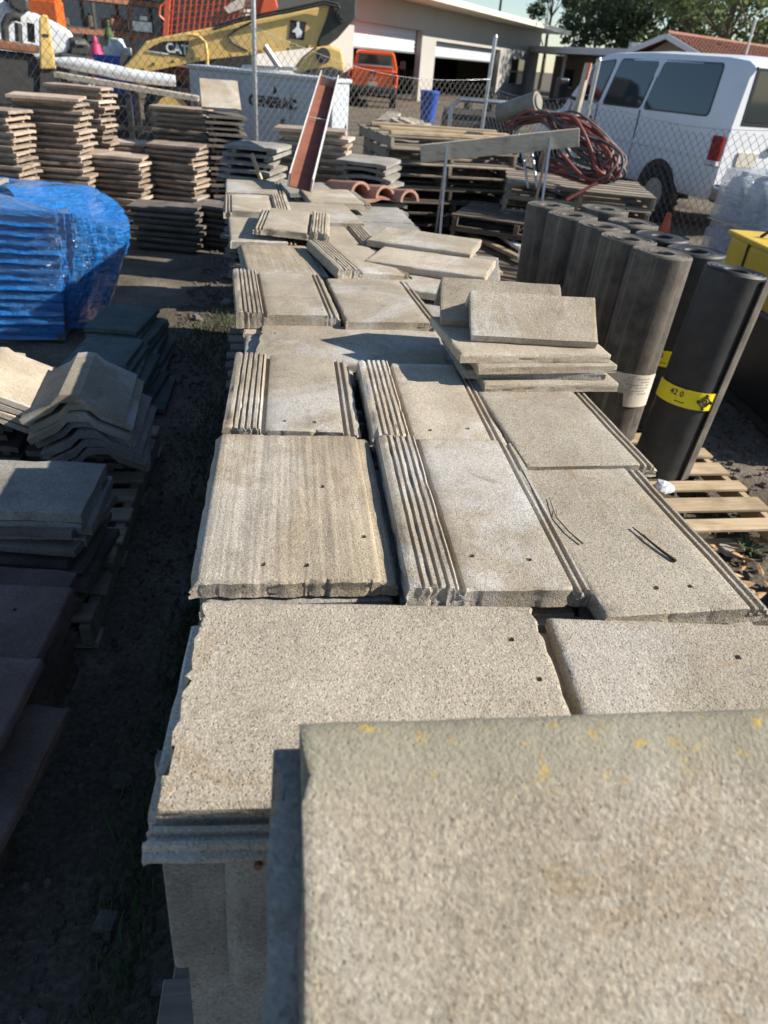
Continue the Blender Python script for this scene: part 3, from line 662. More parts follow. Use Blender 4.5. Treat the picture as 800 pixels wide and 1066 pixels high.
def generator():
    a = dp(196, 66, 13.7); b = dp(347, 97, 12.3); a.z = b.z = 0; d = b-a; L = d.length
    t = thing('generator', 'grey-blue enclosed standby generator with lettering on its side', 'generator', a, math.atan2(d.y, d.x))
    Hh = 1.38
    MB().box((L/2, .28, .12+Hh/2), (L, .56, Hh-.12)).build('enclosure', M['gen'], t, bevel=.03)
    MB().box((L/2, .28, .07), (L+.1, .62, .13)).build('skid', M['iron'], t)
    MB().box((L/2, .28, Hh+.05), (L+.06, .62, .06)).build('lid', M['gen'], t, bevel=.02)
    for x0, x1 in ((.08, L*.36), (L*.38, L*.72), (L*.74, L-.08)):
        dr = MB().box(((x0+x1)/2, -.005, .78), (x1-x0, .03, 1.05)).build('door_panel', M['gen'], t, bevel=.008); MB().box((x1-.12, -.03, .8), (.05, .03, .12)).build('latch', M['black_plastic'], dr)
    for k in range(7): MB().box((L*.2, -.025, .72+k*.055), (.8, .02, .022)).build('louvre', M['white_metal'], t)
    text_part('lettering', 'GENERAC', .19, M['print_black'], t, (L*.60, -.024, 1.06), (1, 0, 0), (0, 0, 1), .003, .010)
    slab2 = MB().prism([(0, 0), (.09, .03), (.07, .1), (.03, .13), (.035, .07)], (L*.60, -.024, 1.17), (1, 0, 0), (0, 0, 1), (0, .006, 0)); slab2.build('emblem', M['print_black'], t)
    MB().bar((L*.3, .4, Hh+.11), (L*.62, .6, Hh+.14), .2, .05).bar((L*.34, .2, Hh+.10), (L*.55, .35, Hh+.12), .07, .04).build('exhaust_cover', M['galv'], t, bevel=.01)
generator()

def white_truck():
    ref = (40, 30); D = 16.5
    t = thing('white_truck', 'white work truck with rounded hood and dark grille facing right at the far left', 'truck')
    slab([(-40, -10), (-2, -4), (14, 8), (38, 14), (60, 24), (76, 34), (78, 46), (70, 56), (40, 62), (-40, 55)], D, ref, 1.7).build('body', M['truck_white'], t, bevel=.12, seg=3)
    gr = slab([(72, 38), (88, 40), (95, 48), (92, 58), (74, 58)], D-.05, ref, 1.5).build('grille', M['iron'], t, bevel=.04)
    slab([(78, 42), (90, 43), (91, 47), (79, 46)], D-.09, ref, .05).build('headlight', M['chrome'], gr)
    slab([(62, 54), (98, 60), (100, 66), (64, 64)], D-.12, ref, 1.8).build('bumper', M['iron'], t, bevel=.05)
    slab([(8, -6), (30, -2), (31, 12), (20, 14), (9, 6)], D-.3, ref, .4).build('beacon_lamp', M['iron'], t, bevel=.05)
    P, n = plane_pts([(20, 70), (-30, 70), (62, 66)], D, ref)
    for p in (P[1], P[2]):
        q = p.copy(); q.z = .45
        for k in (.15, 1.5): wheel(t, q+n*k, .45, .28, n)
    q = P[0].copy(); q.z = .62; u = Vector((n.y, -n.x, 0)); MB().box(q+n*.85, (3.6, .9, .3), Matrix.Rotation(math.atan2(u.y, u.x), 3, 'Z')).build('frame_rail', M['iron'], t)
white_truck()

def forklift_frame():
    ref = (30, 50); D = 13.2
    t = thing('yellow_loader_frame', 'yellow and rust-orange machine frame with bent pipe at far left', 'machine')
    slab([(41, 19), (44, 15), (50, 16), (59, 72), (42, 72)], D, ref, .3).build('mast_panel', M['yellow'], t, bevel=.02)
    slab([(-10, 40), (20, 45), (41, 48), (41, 56), (20, 54), (-10, 50)], D+.02, ref, .5).build('deck_beam', M['rust'], t, bevel=.02)
    slab([(-10, 52), (36, 57), (42, 74), (42, 110), (-10, 110)], D+.1, ref, .6).build('base', M['iron'], t, bevel=.03)
    slab([(42, 72.5), (59, 72.5), (60, 112), (42, 112)], D+.05, ref, .5).build('leg', M['iron'], t)
    Q, n = plane_pts([(6, 42), (5, 26), (9, 18), (16, 17), (22, 19)], D+.1, ref); MB().tube(Q, .055, 10).build('bent_pipe', M['iron'], t, smooth=60)
    for x in (19, 32):
        Q, n = plane_pts([(x, 24), (x+1, 44)], D+.15, ref); MB().cyl(Q[0], Q[1], .05, n=8).build('stub_post', M['iron'], t)
    slab([(45, 35), (51, 36), (51, 38.5), (45, 37.5)], D-.012, ref, .01).build('decal', M['print_black'], t)
forklift_frame()

def yard_scrap():
    # pallet-rack shelving with rusty beams in front of the slate wall
    a = dp(20, 30, 27); b = dp(205, 30, 29); a.z = b.z = 0; d = b-a; L = d.length
    t = thing('storage_rack', 'rusty steel storage rack in front of the slate warehouse', 'rack', a, math.atan2(d.y, d.x))
    for k in range(6):
        for y in (0, 1.0): MB().box((L*k/5, y, 1.7), (.09, .09, 3.4)).build('upright', M['rust' if k % 2 else 'iron'], t)
    for z in (.9, 1.75, 2.6, 3.2):
        for y in (0, 1.0): MB().box((L/2, y-.06, z), (L, .05, .13)).build('beam', M['rust'], t)
        MB().box((L/2, .5, z+.09), (L, .9, .03)).build('deck', M['wood_dark'], t)
    r = random.Random(21); mats = ['iron', 'iron', 'rust', 'galv', 'black_plastic', 'wood_dark', 'white_metal', 'rust_red', 'tile_grey']
    for z in (0, 1.01, 1.86, 2.71):
        x = .4
        while x < L-.6:
            wd = r.uniform(.35, 1.0); h = r.uniform(.25, .62); kind = r.randrange(3); mb = MB()
            if kind == 0: mb.box((0, 0, h/2), (wd, .6, h)).box((wd*.2, -.05, h+.05), (wd*.4, .4, .1)); nm = 'scrap_crate'
            elif kind == 1: mb.cyl((0, 0, 0), (0, 0, h), wd*.4, wd*.36, 14).cyl((0, 0, h), (0, 0, h+.06), wd*.12, n=8); nm = 'scrap_drum'
            else:
                mb.box((0, 0, h*.3), (wd, .5, h*.6)).cyl((-wd*.3, 0, h*.6), (-wd*.1, .1, h*1.1), .07, n=8).box((wd*.2, 0, h*.75), (wd*.35, .35, h*.3)); nm = 'scrap_engine'
            o = mb.build(nm, M[r.choice(mats)], bevel=.02, seg=1); o.matrix_world = t.matrix_basis @ Matrix.Translation((x, .45, z)) @ Matrix.Rotation(r.uniform(-.3, .3), 4, 'Z')
            tag(o, {'scrap_crate': 'dark boxy scrap part stored on the rusty rack far left', 'scrap_drum': 'drum-shaped scrap part stored on the rusty rack far left', 'scrap_engine': 'lumpy machine part stored on the rusty rack far left'}[nm], nm.split('_')[1], {'scrap_crate': 'boxy scrap on the rack', 'scrap_drum': 'drums on the rack', 'scrap_engine': 'machine parts on the rack'}[nm])
            x += wd+r.uniform(.1, .4)
    def item(name, px, py, D, mb, mat, label, cat, bev=.02):
        p = dp(px, py, D); o = mb.build(name, M[mat], bevel=bev, loc=(p.x, p.y, 0), smooth=40); tag(o, label, cat)
    item('blue_tub', 121, 62, 20, MB().loft([[(x*s, y*s, z) for x, y in ((-.42, -.3), (.42, -.3), (.42, .3), (-.42, .3))] for s, z in ((.8, 0), (1, 1.36))]), 'blue_plastic', 'blue plastic bin standing left of the yellow boom tip', 'bin')
    item('white_bucket', 122, 50, 21.5, MB().cyl((0, 0, 0), (0, 0, 1.5), .3, .34, 16).cyl((0, 0, 1.5), (0, 0, 1.68), .22, .15, 12), 'white_metal', 'white barrel standing behind the blue bin', 'barrel')
    item('pink_can', 100, 50, 20, MB().cyl((0, 0, 0), (0, 0, 1.25), .13, n=14).cyl((0, 0, 1.25), (0, 0, 1.55), .16, .10, 14).cyl((0, 0, 1.55), (0, 0, 1.7), .06, .03, 10), 'pink', 'bright pink post-like marker beside the white truck grille', 'marker')
    item('gas_cylinder', 113, 30, 23, MB().cyl((0, 0, 0), (0, 0, 1.7), .13, n=14).cyl((0, 0, 1.7), (0, 0, 1.9), .13, .05, 14).cyl((0, 0, 1.9), (0, 0, 2.05), .05, n=8), 'weed', 'dark green gas cylinder standing before the storage rack', 'cylinder')
    o = MB().box((0, 0, .55), (1.0, .7, 1.1)).prism([(-.5, 1.1), (.5, 1.1), (.25, 1.5), (-.35, 1.45)], (0, -.3, 0), (1, 0, 0), (0, 0, 1), (0, .6, 0)).build('orange_hopper', M['orange'], bevel=.03)
    p = dp(42, 10, 24); o.location = (p.x, p.y, 1.25); tag(o, 'bright orange hopper behind the white truck hood', 'hopper')
    o = MB().box((0, 0, .62), (1.2, .9, 1.24)).build('hopper_stand', M['iron'], bevel=.02, loc=(p.x, p.y, 0)); tag(o, 'dark steel stand under the orange hopper', 'stand')
    # long white pipe and plank lying on a dark steel trestle behind the fence
    A = dp(56, 72, 11.9); B = dp(206, 98, 11.6); dd = (B-A)
    tr = thing('steel_trestle', 'black steel trestle carrying a plank and long white pipe', 'trestle')
    zt = min(A.z, B.z)-.08
    for f in (.02, .5, .98):
        p = A.lerp(B, f); nn = Vector((-dd.y, dd.x, 0)).normalized()
        for s in (0, .7): MB().bar((p.x+nn.x*s, p.y+nn.y*s, 0), (p.x+nn.x*s, p.y+nn.y*s, p.z-.09), .07, .07).build('leg', M['iron'], tr)
        MB().bar(p+Vector((0, 0, -.12))-nn*.05, p+nn*.8+Vector((0, 0, -.12)), .07, .06).build('crossbar', M['iron'], tr)
    for z in (.25, .7): MB().bar((A.x, A.y, z), (B.x, B.y, z), .05, .06).build('rail', M['iron'], tr)
    k = MB().bar(A+nn*.12+Vector((0, 0, -.06)), B+nn*.12+Vector((0, 0, -.06)), .28, .06).build('plank', M['wood_beam']); tag(k, 'long pale plank lying under the white pipe behind the fence', 'plank')
    Cc = dp(58, 65, 12.1); Dd = dp(183, 86, 11.9)
    pts = [Cc.lerp(Dd, i/8)+Vector((0, 0, .012*math.sin(i*.9)+.01)) for i in range(9)]
    k = MB().tube(pts, [.05, .075, .085, .08, .085, .08, .08, .078, .07], 12).build('white_pipe', M['clear_scrap'], smooth=50); tag(k, 'long white wrapped pipe lying on the plank in front of the truck', 'pipe')
    for i, (px, D) in enumerate(((78, 12.3), (100, 12.4), (122, 12.2))):
        p = dp(px, 110, D); o = MB().box((0, 0, .4), (.42, .5, .8)).box((0.05, 0, .86), (.25, .3, .12)).build('dark_crate', M['iron'], bevel=.03, loc=(p.x, p.y, 0), rz=.2*i); tag(o, 'dark machine part under the trestle behind the fence', 'machine part', 'dark parts under the trestle')
yard_scrap()

# ================================================================== ROOF TILES
def profile(kind, w):
    P = []
    if kind == 'ribbed':           # raised ribbed overlap at the left, channel, flat field, two lower rails at the right
        P += [(0, -.004), (.003, .006), (.012, .009)]
        n = 5; b = .088
        for i in range(n):
            x = .014+(b-.014)*i/n; p = (b-.014)/n
            P += [(x+p*.12, .010), (x+p*.62, .010), (x+p*.72, .004), (x+p*.95, .004)]
        P += [(b+.001, .009), (b+.004, .006), (b+.006, -.010), (b+.015, -.011), (b+.018, -.001), (b+.024, .001)]
        x1 = w-.046; P += [(b+.05+(x1-b-.06)*k/6, .001) for k in range(7)]
        P += [(x1, .000), (x1+.003, -.012), (x1+.010, -.012), (x1+.012, -.004), (x1+.017, -.004), (x1+.019, -.013), (x1+.027, -.013), (x1+.029, -.006), (x1+.034, -.006), (x1+.036, -.014), (w, -.015)]
    elif kind == 'plain':          # flat field with two rails on the right
        x1 = w-.050; P += [(0, -.003), (.004, .0)]+[(.012+(x1-.018)*k/10, .001) for k in range(11)]
        P += [(x1, -.001), (x1+.003, -.013), (x1+.011, -.013), (x1+.013, -.003), (x1+.019, -.003), (x1+.021, -.014), (x1+.030, -.014), (x1+.032, -.005), (x1+.038, -.005), (x1+.040, -.015), (w, -.016)]
    elif kind == 'lined':          # flat back, sloped left edge, narrow low strip on the right
        P += [(0, -.014), (.014, -.001), (.020, .001)]+[(.03+(w-.07)*k/14, .001+.0008*(k % 2)) for k in range(15)]+[(w-.036, .0), (w-.030, -.007), (w-.008, -.008), (w-.004, -.012), (w, -.014)]
    elif kind == 'ribs_right':
        return [(w-x, z) for x, z in reversed(profile('ribbed', w))]
    else:
        P += [(0, -.004), (.004, .0)]+[(.012+(w-.024)*k/12, .001) for k in range(13)]+[(w-.004, .0), (w, -.004)]
    return P

def tile_mesh(name, w, l, kind, mat, holes=(), seed=0, t=.030, scallop=0.0, ny=16, chips=1.1, bow=0.0):
    P = profile(kind, w); xs = [p[0] for p in P]; zs = [p[1] for p in P]
    ys = sorted(set([0, .004, l-.004, l]+[.012+(l-.024)*k/ny for k in range(ny+1)]))
    for hx, hy in holes:
        for q in (hx-.0055, hx-.0042, hx+.0042, hx+.0055):
            i = next((i for i, x in enumerate(xs) if x > q), len(xs)-1)
            if all(abs(q-x) > 8e-4 for x in xs):
                f = (q-xs[i-1])/(xs[i]-xs[i-1]); xs.insert(i, q); zs.insert(i, zs[i-1]*(1-f)+zs[i]*f)
        ys = sorted(set(ys) | {hy-.0055, hy-.0042, hy+.0042, hy+.0055})
    nx, n2 = len(xs), len(ys); V = []; so_ = Vector((seed*7.3, seed*3.1, 0))
    for j, y in enumerate(ys):
        for i, x in enumerate(xs):
            z = zs[i]; yy = y; xx = x
            z += noise.noise(Vector((x*9, y*9, seed)))*.0022+noise.noise(Vector((x*40, y*40, seed)))*.0006+bow*math.sin(math.pi*y/l)
            if kind in ('ribbed', 'ribs_right') and zs[i] > .003: z -= max(0, noise.noise(Vector((x*70, y*26, seed*3)))-.12)*.012
            e = j in (0, 1) or j in (n2-1, n2-2)
            if e:
                n = noise.noise(Vector((x*55, seed*5, j > 3)))+.6*noise.noise(Vector((x*140, seed*5, j > 3)))
                s_ = 1 if j < 3 else -1
                yy += s_*max(0, n)*.006*chips
                if j in (0, n2-1): z -= .002+max(0, n)*.006*chips
                if scallop and j < 2: yy += scallop*abs(math.sin(math.pi*(x+.006*noise.noise(Vector((x*30, seed, 2))))/.036))**1.5*(.55+.9*noise.noise(Vector((x*28, seed, 7)))); z -= 0 if j else .002
            if i in (0, nx-1):
                n = noise.noise(Vector((y*50, seed*9, i > 3))); xx += (1 if i == 0 else -1)*max(0, n)*.005*chips; z -= max(0, n)*.004
            for hx, hy in holes:
                if abs(x-hx) < .0060 and abs(y-hy) < .0060:
                    if abs(x-hx) < .0045 and abs(y-hy) < .0045: z -= .02
                    if abs(abs(x-hx)-abs(y-hy)) < .0006: xx = hx+(x-hx)*.74; yy = hy+(y-hy)*.74
            V.append((xx-w/2, yy, z))
    nt_ = len(V); F = [(j*nx+i, j*nx+i+1, (j+1)*nx+i+1, (j+1)*nx+i) for j in range(n2-1) for i in range(nx-1)]
    loop = [i for i in range(nx)]+[j*nx+nx-1 for j in range(1, n2)]+[(n2-1)*nx+i for i in range(nx-2, -1, -1)]+[j*nx for j in range(n2-2, 0, -1)]
    # two lower rings give the broken edge some thickness of its own
    for d, k in ((.25, .004), (.5, .006), (.75, .005), (1.0, .0)):
        for q in loop:
            x, y, z = V[q]; nn = noise.noise(Vector((x*60, y*60, seed+d*9)))*k
            V.append((x+(nn if abs(x) > w*.4 else nn*.4), y+(abs(nn) if y < l/2 else -abs(nn)), -t if d == 1.0 else z*(1-d)-t*d))
    m = len(loop)
    RG = [loop]+[list(range(nt_+q*m, nt_+(q+1)*m)) for q in range(4)]
    for a, b in zip(RG[:-1], RG[1:]):
        for i in range(m): F.append((a[(i+1) % m], a[i], b[i], b[(i+1) % m]))
    F.append(tuple(reversed(RG[-1])))
    V = [(x, y, z+t) for x, y, z in V]
    return MB().add(V, F).mesh(name, mat, 38)

def put(me, loc, rz=0, rx=0, ry=0, label=None, cat='roof tile', group=None, name='roof_tile', parent=None, kind=None):
    o = bpy.data.objects.new(name, me); link(o, parent); o.location = loc; o.rotation_euler = (rx, ry, rz)
    if parent is None: tag(o, label, cat, group, kind)
    return o
TG = 'concrete roof tiles laid along the top of the centre row'
def T(x0, x1, y0, y1, z, kind, mat, label, rz=0, holes=(), seed=0, tilt=0, roll=0, **k):
    """tile whose field covers x0..x1, y0..y1 at top height about z; local origin = middle of its front edge, underside"""
    w, l = x1-x0, y1-y0; me = tile_mesh('roof_tile', w, l, kind, M[mat], holes, seed, **k)
    t = k.get('t', .030)
    return put(me, ((x0+x1)/2, y0, z-t), rz, tilt, roll, label, 'roof tile', TG)
def TX(x0, x1, y0, y1, z, kind, mat, label, rz=0, holes=(), seed=0, left=True, tilt=0, roll=0, **k):
    """the same lying crosswise: its front end points left"""
    w, l = y1-y0, x1-x0; me = tile_mesh('roof_tile', w, l, kind, M[mat], holes, seed, **k); t = k.get('t', .030)
    if left: return put(me, (x0, (y0+y1)/2, z-t), R(-90)+rz, tilt, roll, label, 'roof tile', TG)
    return put(me, (x1, (y0+y1)/2, z-t), R(90)+rz, tilt, roll, label, 'roof tile', TG)

ZT = 1.0
# nearest course, lying crosswise
TX(-.172, .405, .565, .965, ZT, 'lined', 'tile_coarse', 'nearest wide grey-tan tile lying crosswise with a scalloped left end', seed=1, scallop=.012, holes=((.10, .52), (.19, .545)), left=True, rz=R(-1.5))
TX(.425, 1.0, .535, .925, ZT-.004, 'lined', 'tile_coarse', 'rough tan crosswise tile running out of frame at right behind the near ridge cap', seed=2, rz=R(-3.5), holes=((.1, .30),))
TX(-.185, .39, .520, .93, ZT-.0315, 'plain', 'tile', 'tile under the nearest crosswise tile, its front edge projecting', seed=3, rz=R(-1), t=.026)
TX(-.16, .40, .545, .92, ZT-.059, 'plain', 'tile_grey', 'thin lower tile tucked below the two nearest crosswise tiles', seed=4, rz=R(-1), t=.026)
TX(.41, .98, .53, .91, ZT-.036, 'plain', 'tile', 'lower tile under the rough crosswise tile at right', seed=5, rz=R(-3.2), t=.030)
# second course
T(-.192, .180, .995, 1.572, ZT+.006, 'lined', 'tile_lined', 'tan striped tile at the left edge with a chipped scalloped front', seed=6, scallop=.007, holes=((.126, .055), (.205, .05), (.245, .33), (.318, .14)), rz=R(1.2), chips=1.4, t=.034)
T(.190, .540, .965, 1.555, ZT+.014, 'ribbed', 'tile', 'ribbed tile in the middle of the second course with pale stain', seed=7, holes=((.135, .10), (.245, .09)), rz=R(.6), t=.042, scallop=.003)
T(.535, .868, .915, 1.435, ZT+.004, 'plain', 'tile_coarse', 'flat tan tile at right with a dark twig lying on it', seed=8, holes=((.13, .07), (.2, .07)), rz=R(4.2), t=.034)
# third course
T(-.192, .150, 1.590, 2.10, ZT+.008, 'ribbed', 'tile', 'ribbed left tile in the third course behind the striped tile', seed=9, holes=((.15, .05), (.225, .05)), rz=R(1.0), t=.036)
T(.175, .520, 1.560, 2.07, ZT+.010, 'ribbed', 'tile', 'ribbed middle tile in the third course just left of the small ridge stack', seed=10, holes=((.15, .05), (.25, .06)), rz=R(.8), t=.038)
T(.535, .880, 1.455, 1.98, ZT+.002, 'plain', 'tile_coarse', 'flat tan tile in front of the small ridge-cap stack', seed=11, rz=R(3.5), t=.034)
# fourth course: crosswise, partly in the shadow of the small stack
TX(-.145, .47, 2.12, 2.47, ZT-.012, 'cross', 'tile', 'crosswise pale tile behind the ribbed course, half in shadow', seed=12, rz=R(-2), scallop=.010, holes=((.11, .05),))
TX(-.17, .44, 2.10, 2.44, ZT-.044, 'plain', 'tile_grey', 'grey tile beneath the half-shadowed crosswise tile', seed=13, rz=R(-1), t=.03)
# fifth course
T(-.225, .135, 2.44, 3.0, ZT+.028, 'ribbed', 'tile', 'ribbed tile at left with a thick broken front in the fifth course', seed=14, rz=R(6), t=.050, holes=((.3, .06),))
T(.150, .50, 2.44, 2.98, ZT+.020, 'plain', 'tile', 'flat tile crossed by a pointed ridge-cap shadow', seed=15, rz=R(6), t=.040, scallop=.006)
T(-.20, .14, 2.40, 2.92, ZT-.026, 'plain', 'tile', 'tile edge showing below the thick ribbed left tile', seed=16, rz=R(4), t=.028)
T(.155, .49, 2.41, 2.9, ZT-.024, 'plain', 'tile', 'tile edge showing below the flat tile in the ridge-cap shadow', seed=17, rz=R(4), t=.028)
# sixth course
T(-.235, .115, 3.02, 3.52, ZT+.014, 'lined', 'tile_lined', 'brownish lined tile between the two ribbed left tiles', seed=18, rz=R(8), t=.034)
T(.135, .475, 3.0, 3.52, ZT+.040, 'ribbed', 'tile', 'skewed ribbed tile leaning on its left neighbour in the sixth course', seed=19, rz=R(14), roll=R(4), t=.034)
# seventh course
T(-.335, -.02, 3.50, 4.05, ZT+.03, 'plain', 'tile', 'left tile half covered by the skewed loose tile', seed=20, rz=R(6), t=.034)
T(-.235, .12, 3.52, 4.02, ZT+.082, 'ribs_right', 'tile', 'loose skewed tile with ribs on its right lying on top', seed=21, rz=R(-2), roll=R(3), t=.034, scallop=.006)
T(.05, .39, 3.52, 4.0, ZT+.02, 'ribs_right', 'tile', 'tile with ribbed right edge beside the loose skewed tile', seed=22, rz=R(8), t=.034)
# eighth and ninth course
T(-.425, -.06, 4.12, 4.62, ZT+.05, 'ribs_right', 'tile', 'scallop-fronted tile with right ribs near the far end', seed=23, rz=R(5), t=.045, scallop=.008)
T(-.46, -.1, 4.64, 5.12, ZT+.055, 'plain', 'tile', 'farthest left tile of the row beneath the channel', seed=24, rz=R(5), t=.036)
T(-.03, .33, 4.05, 4.60, ZT+.03, 'cross', 'tile', 'plain far tile right of the scallop-fronted tile', seed=25, rz=R(9), t=.045, scallop=.008)
T(.04, .42, 4.62, 5.1, ZT+.035, 'plain', 'tile', 'farthest right plain tile of the row', seed=26, rz=R(9), t=.036)
# crosswise tiles sliding off the right side
TX(.36, .86, 3.50, 3.85, ZT+.065, 'cross', 'tile', 'topmost of three crosswise tiles sliding down the right side', seed=27, rz=R(-21), tilt=R(0), roll=R(0))
TX(.33, .86, 3.18, 3.52, ZT+.045, 'cross', 'tile', 'middle of three crosswise tiles sliding down the right side', seed=28, rz=R(-21))
TX(.34, .84, 2.92, 3.24, ZT+.012, 'cross', 'tile', 'lowest of three crosswise tiles on the right side', seed=29, rz=R(-18))
TX(.36, .95, 3.30, 3.8, ZT-.02, 'cross', 'tile_grey', 'grey tile buried under the three crosswise tiles', seed=30, rz=R(-12))

# small stack of flat tiles and angled ridge caps on the right
def ridge_mesh(name, L, hw, h, mat, t=.018, crest=.03, seed=0, top=None, nx=14, far=None, outline=None, rag=.008):
    top = h if top is None else top
    f_hw, f_h = far or (hw, h)
    out = [(-hw, top-h), (-hw*.55, top-h*.55-.001), (-crest, top-h*crest/hw*1.05), (-crest*.5, top-.003), (0, top), (crest*.5*f_hw/hw, top-.003), (crest*f_hw/hw, top-f_h*crest/hw*1.05), (f_hw*.55, top-f_h*.55-.001), (f_hw, top-f_h)]
    if outline: out = [(y, top+z) for y, z in outline]
    no = len(out)
    k = t*math.sqrt(1+(h/hw)**2); inn = [(y-(t*1.05 if far and y > 0 else 0), z-k*(.35 if far and y > .01 else 1)) for y, z in reversed(out)]
    if not far: inn[0] = (hw-t*.4, inn[0][1]+t*.3)
    inn[-1] = (-hw+t*.4, inn[-1][1]+t*.3)
    ring = out+inn; rings = []
    xs = [0, .004]+[.012+(L-.024)*i/nx for i in range(nx+1)]+[L-.004, L]
    for i, x in enumerate(xs):
        e = i in (0, 1, len(xs)-1, len(xs)-2); R_ = []
        for j, (y, z) in enumerate(ring):
            n = noise.noise(Vector((y*45, z*45, seed+i*.01)))+.5*noise.noise(Vector((y*130, z*130, seed)))
            xx = x+((1 if i < 3 else -1)*(max(0, n)*rag+(rag-.008)*.9*noise.noise(Vector((y*16, seed, 4)))) if e else 0); sh = .0015 if i in (0, len(xs)-1) else 0
            edge = noise.noise(Vector((x*40, seed, j)))*.002 if j in (0, no-1, no, 2*no-1) else 0
            R_.append((xx, y+edge, z-sh+noise.noise(Vector((x*12, y*12, seed)))*.0018))
        rings.append(R_)
    return MB().loft(rings).mesh(name, mat, 40)
SX, SY = .46, 1.955
def small_stack():
    y0 = 2.02
    for i, (x0, x1, ya, yb, z, mt, lb) in enumerate([(.51, .93, 1.88, 2.22, 1.028, 'tile', 'bottom tile of the small stack under the ridge caps'), (.46, .90, 1.92, 2.25, 1.052, 'tile_grey', 'second tile of the small stack under the ridge caps'),
                                                    (.48, .92, 1.89, 2.22, 1.077, 'tile', 'third tile of the small stack under the ridge caps'), (.43, .90, 1.905, 2.25, 1.104, 'tile', 'wide top tile of the small stack carrying the ridge caps')]):
        TX(x0, x1, ya, yb, z, 'cross', mt, lb, rz=R([5, 2, 7, 6][i]), seed=40+i, t=.0255, chips=1.3)
    zc = 1.104
    a = ridge_mesh('ridge_cap', .385, .112, .100, M['tile'], seed=51, crest=.006, t=.02); b = ridge_mesh('ridge_cap', .385, .112, .100, M['tile'], seed=52, crest=.006, t=.02)
    put(a, (.500, 2.12, zc+.024), R(-3), 0, 0, 'front angled ridge cap on the small stack, its open end facing left', 'ridge cap', 'ridge caps on the small stack', 'ridge_cap')
    put(b, (.432, 2.25, zc+.026), R(-4), 0, 0, 'rear angled ridge cap on the small stack, set slightly left', 'ridge cap', 'ridge caps on the small stack', 'ridge_cap')
small_stack()

# near ridge caps, stacked across the front of the row
def near_ridges():
    for i in range(6):
        me = ridge_mesh('ridge_cap', .60, .25, .118, M['tile_ridge_near' if i == 0 else 'tile_grey'], t=.020, crest=.034, seed=60+i, top=.17, nx=40, far=(.046, .14), rag=.016,
                        outline=[(-.25, -.122), (-.20, -.090), (-.15, -.060), (-.10, -.034), (-.065, -.018), (-.04, -.008), (-.018, -.002), (0, 0), (.014, -.004), (.026, -.014), (.034, -.03), (.040, -.06), (.046, -.14)])
        lb = ['big near ridge cap filling the lower right, lichen on its crest', 'second ridge cap nested under the big near one, end showing at left'][i] if i < 2 else 'buried ridge cap nested in the near stack, %s from top' % ORD[i]
        put(me, (.004-(.028 if i == 1 else -.012*i), .471-.006*i, 1.234-.17-.030*i), R(.6 if i == 0 else -.5), 0, 0, lb, 'ridge cap', 'ridge caps in the near stack', 'ridge_cap')
near_ridges()

# tiles beyond the 300 shown singly, or buried out of sight, gathered in one mass
from mathutils import Euler
BUR = []
def bury(me, loc, rz=0, rx=0, ry=0): BUR.append((me, Matrix.Translation(Vector(loc)) @ Euler((rx, ry, rz)).to_matrix().to_4x4()))
LOW = [MB().box((0, .2, .013), (.335, .40, .026)).mesh('buried_tile', M[m_]) for m_ in ('tile_grey', 'tile')]
def build_buried():
    bm = bmesh.new(); mats = []
    for me, mx in BUR:
        m = me.materials[0]
        if m not in mats: mats.append(m)
        n0 = len(bm.verts); f0 = len(bm.faces); bm.from_mesh(me); bm.verts.ensure_lookup_table(); bm.faces.ensure_lookup_table()
        for v in bm.verts[n0:]: v.co = mx @ v.co
        for f in bm.faces[f0:]: f.material_index = mats.index(m)
    me = bpy.data.meshes.new('stacked_roof_tiles'); bm.to_mesh(me); bm.free()
    for m in mats: me.materials.append(m)
    o = bpy.data.objects.new('stacked_roof_tiles', me); link(o); tag(o, 'mass of tiles standing on edge inside the centre row and buried in the stacks', 'roof tile', None, 'stuff')
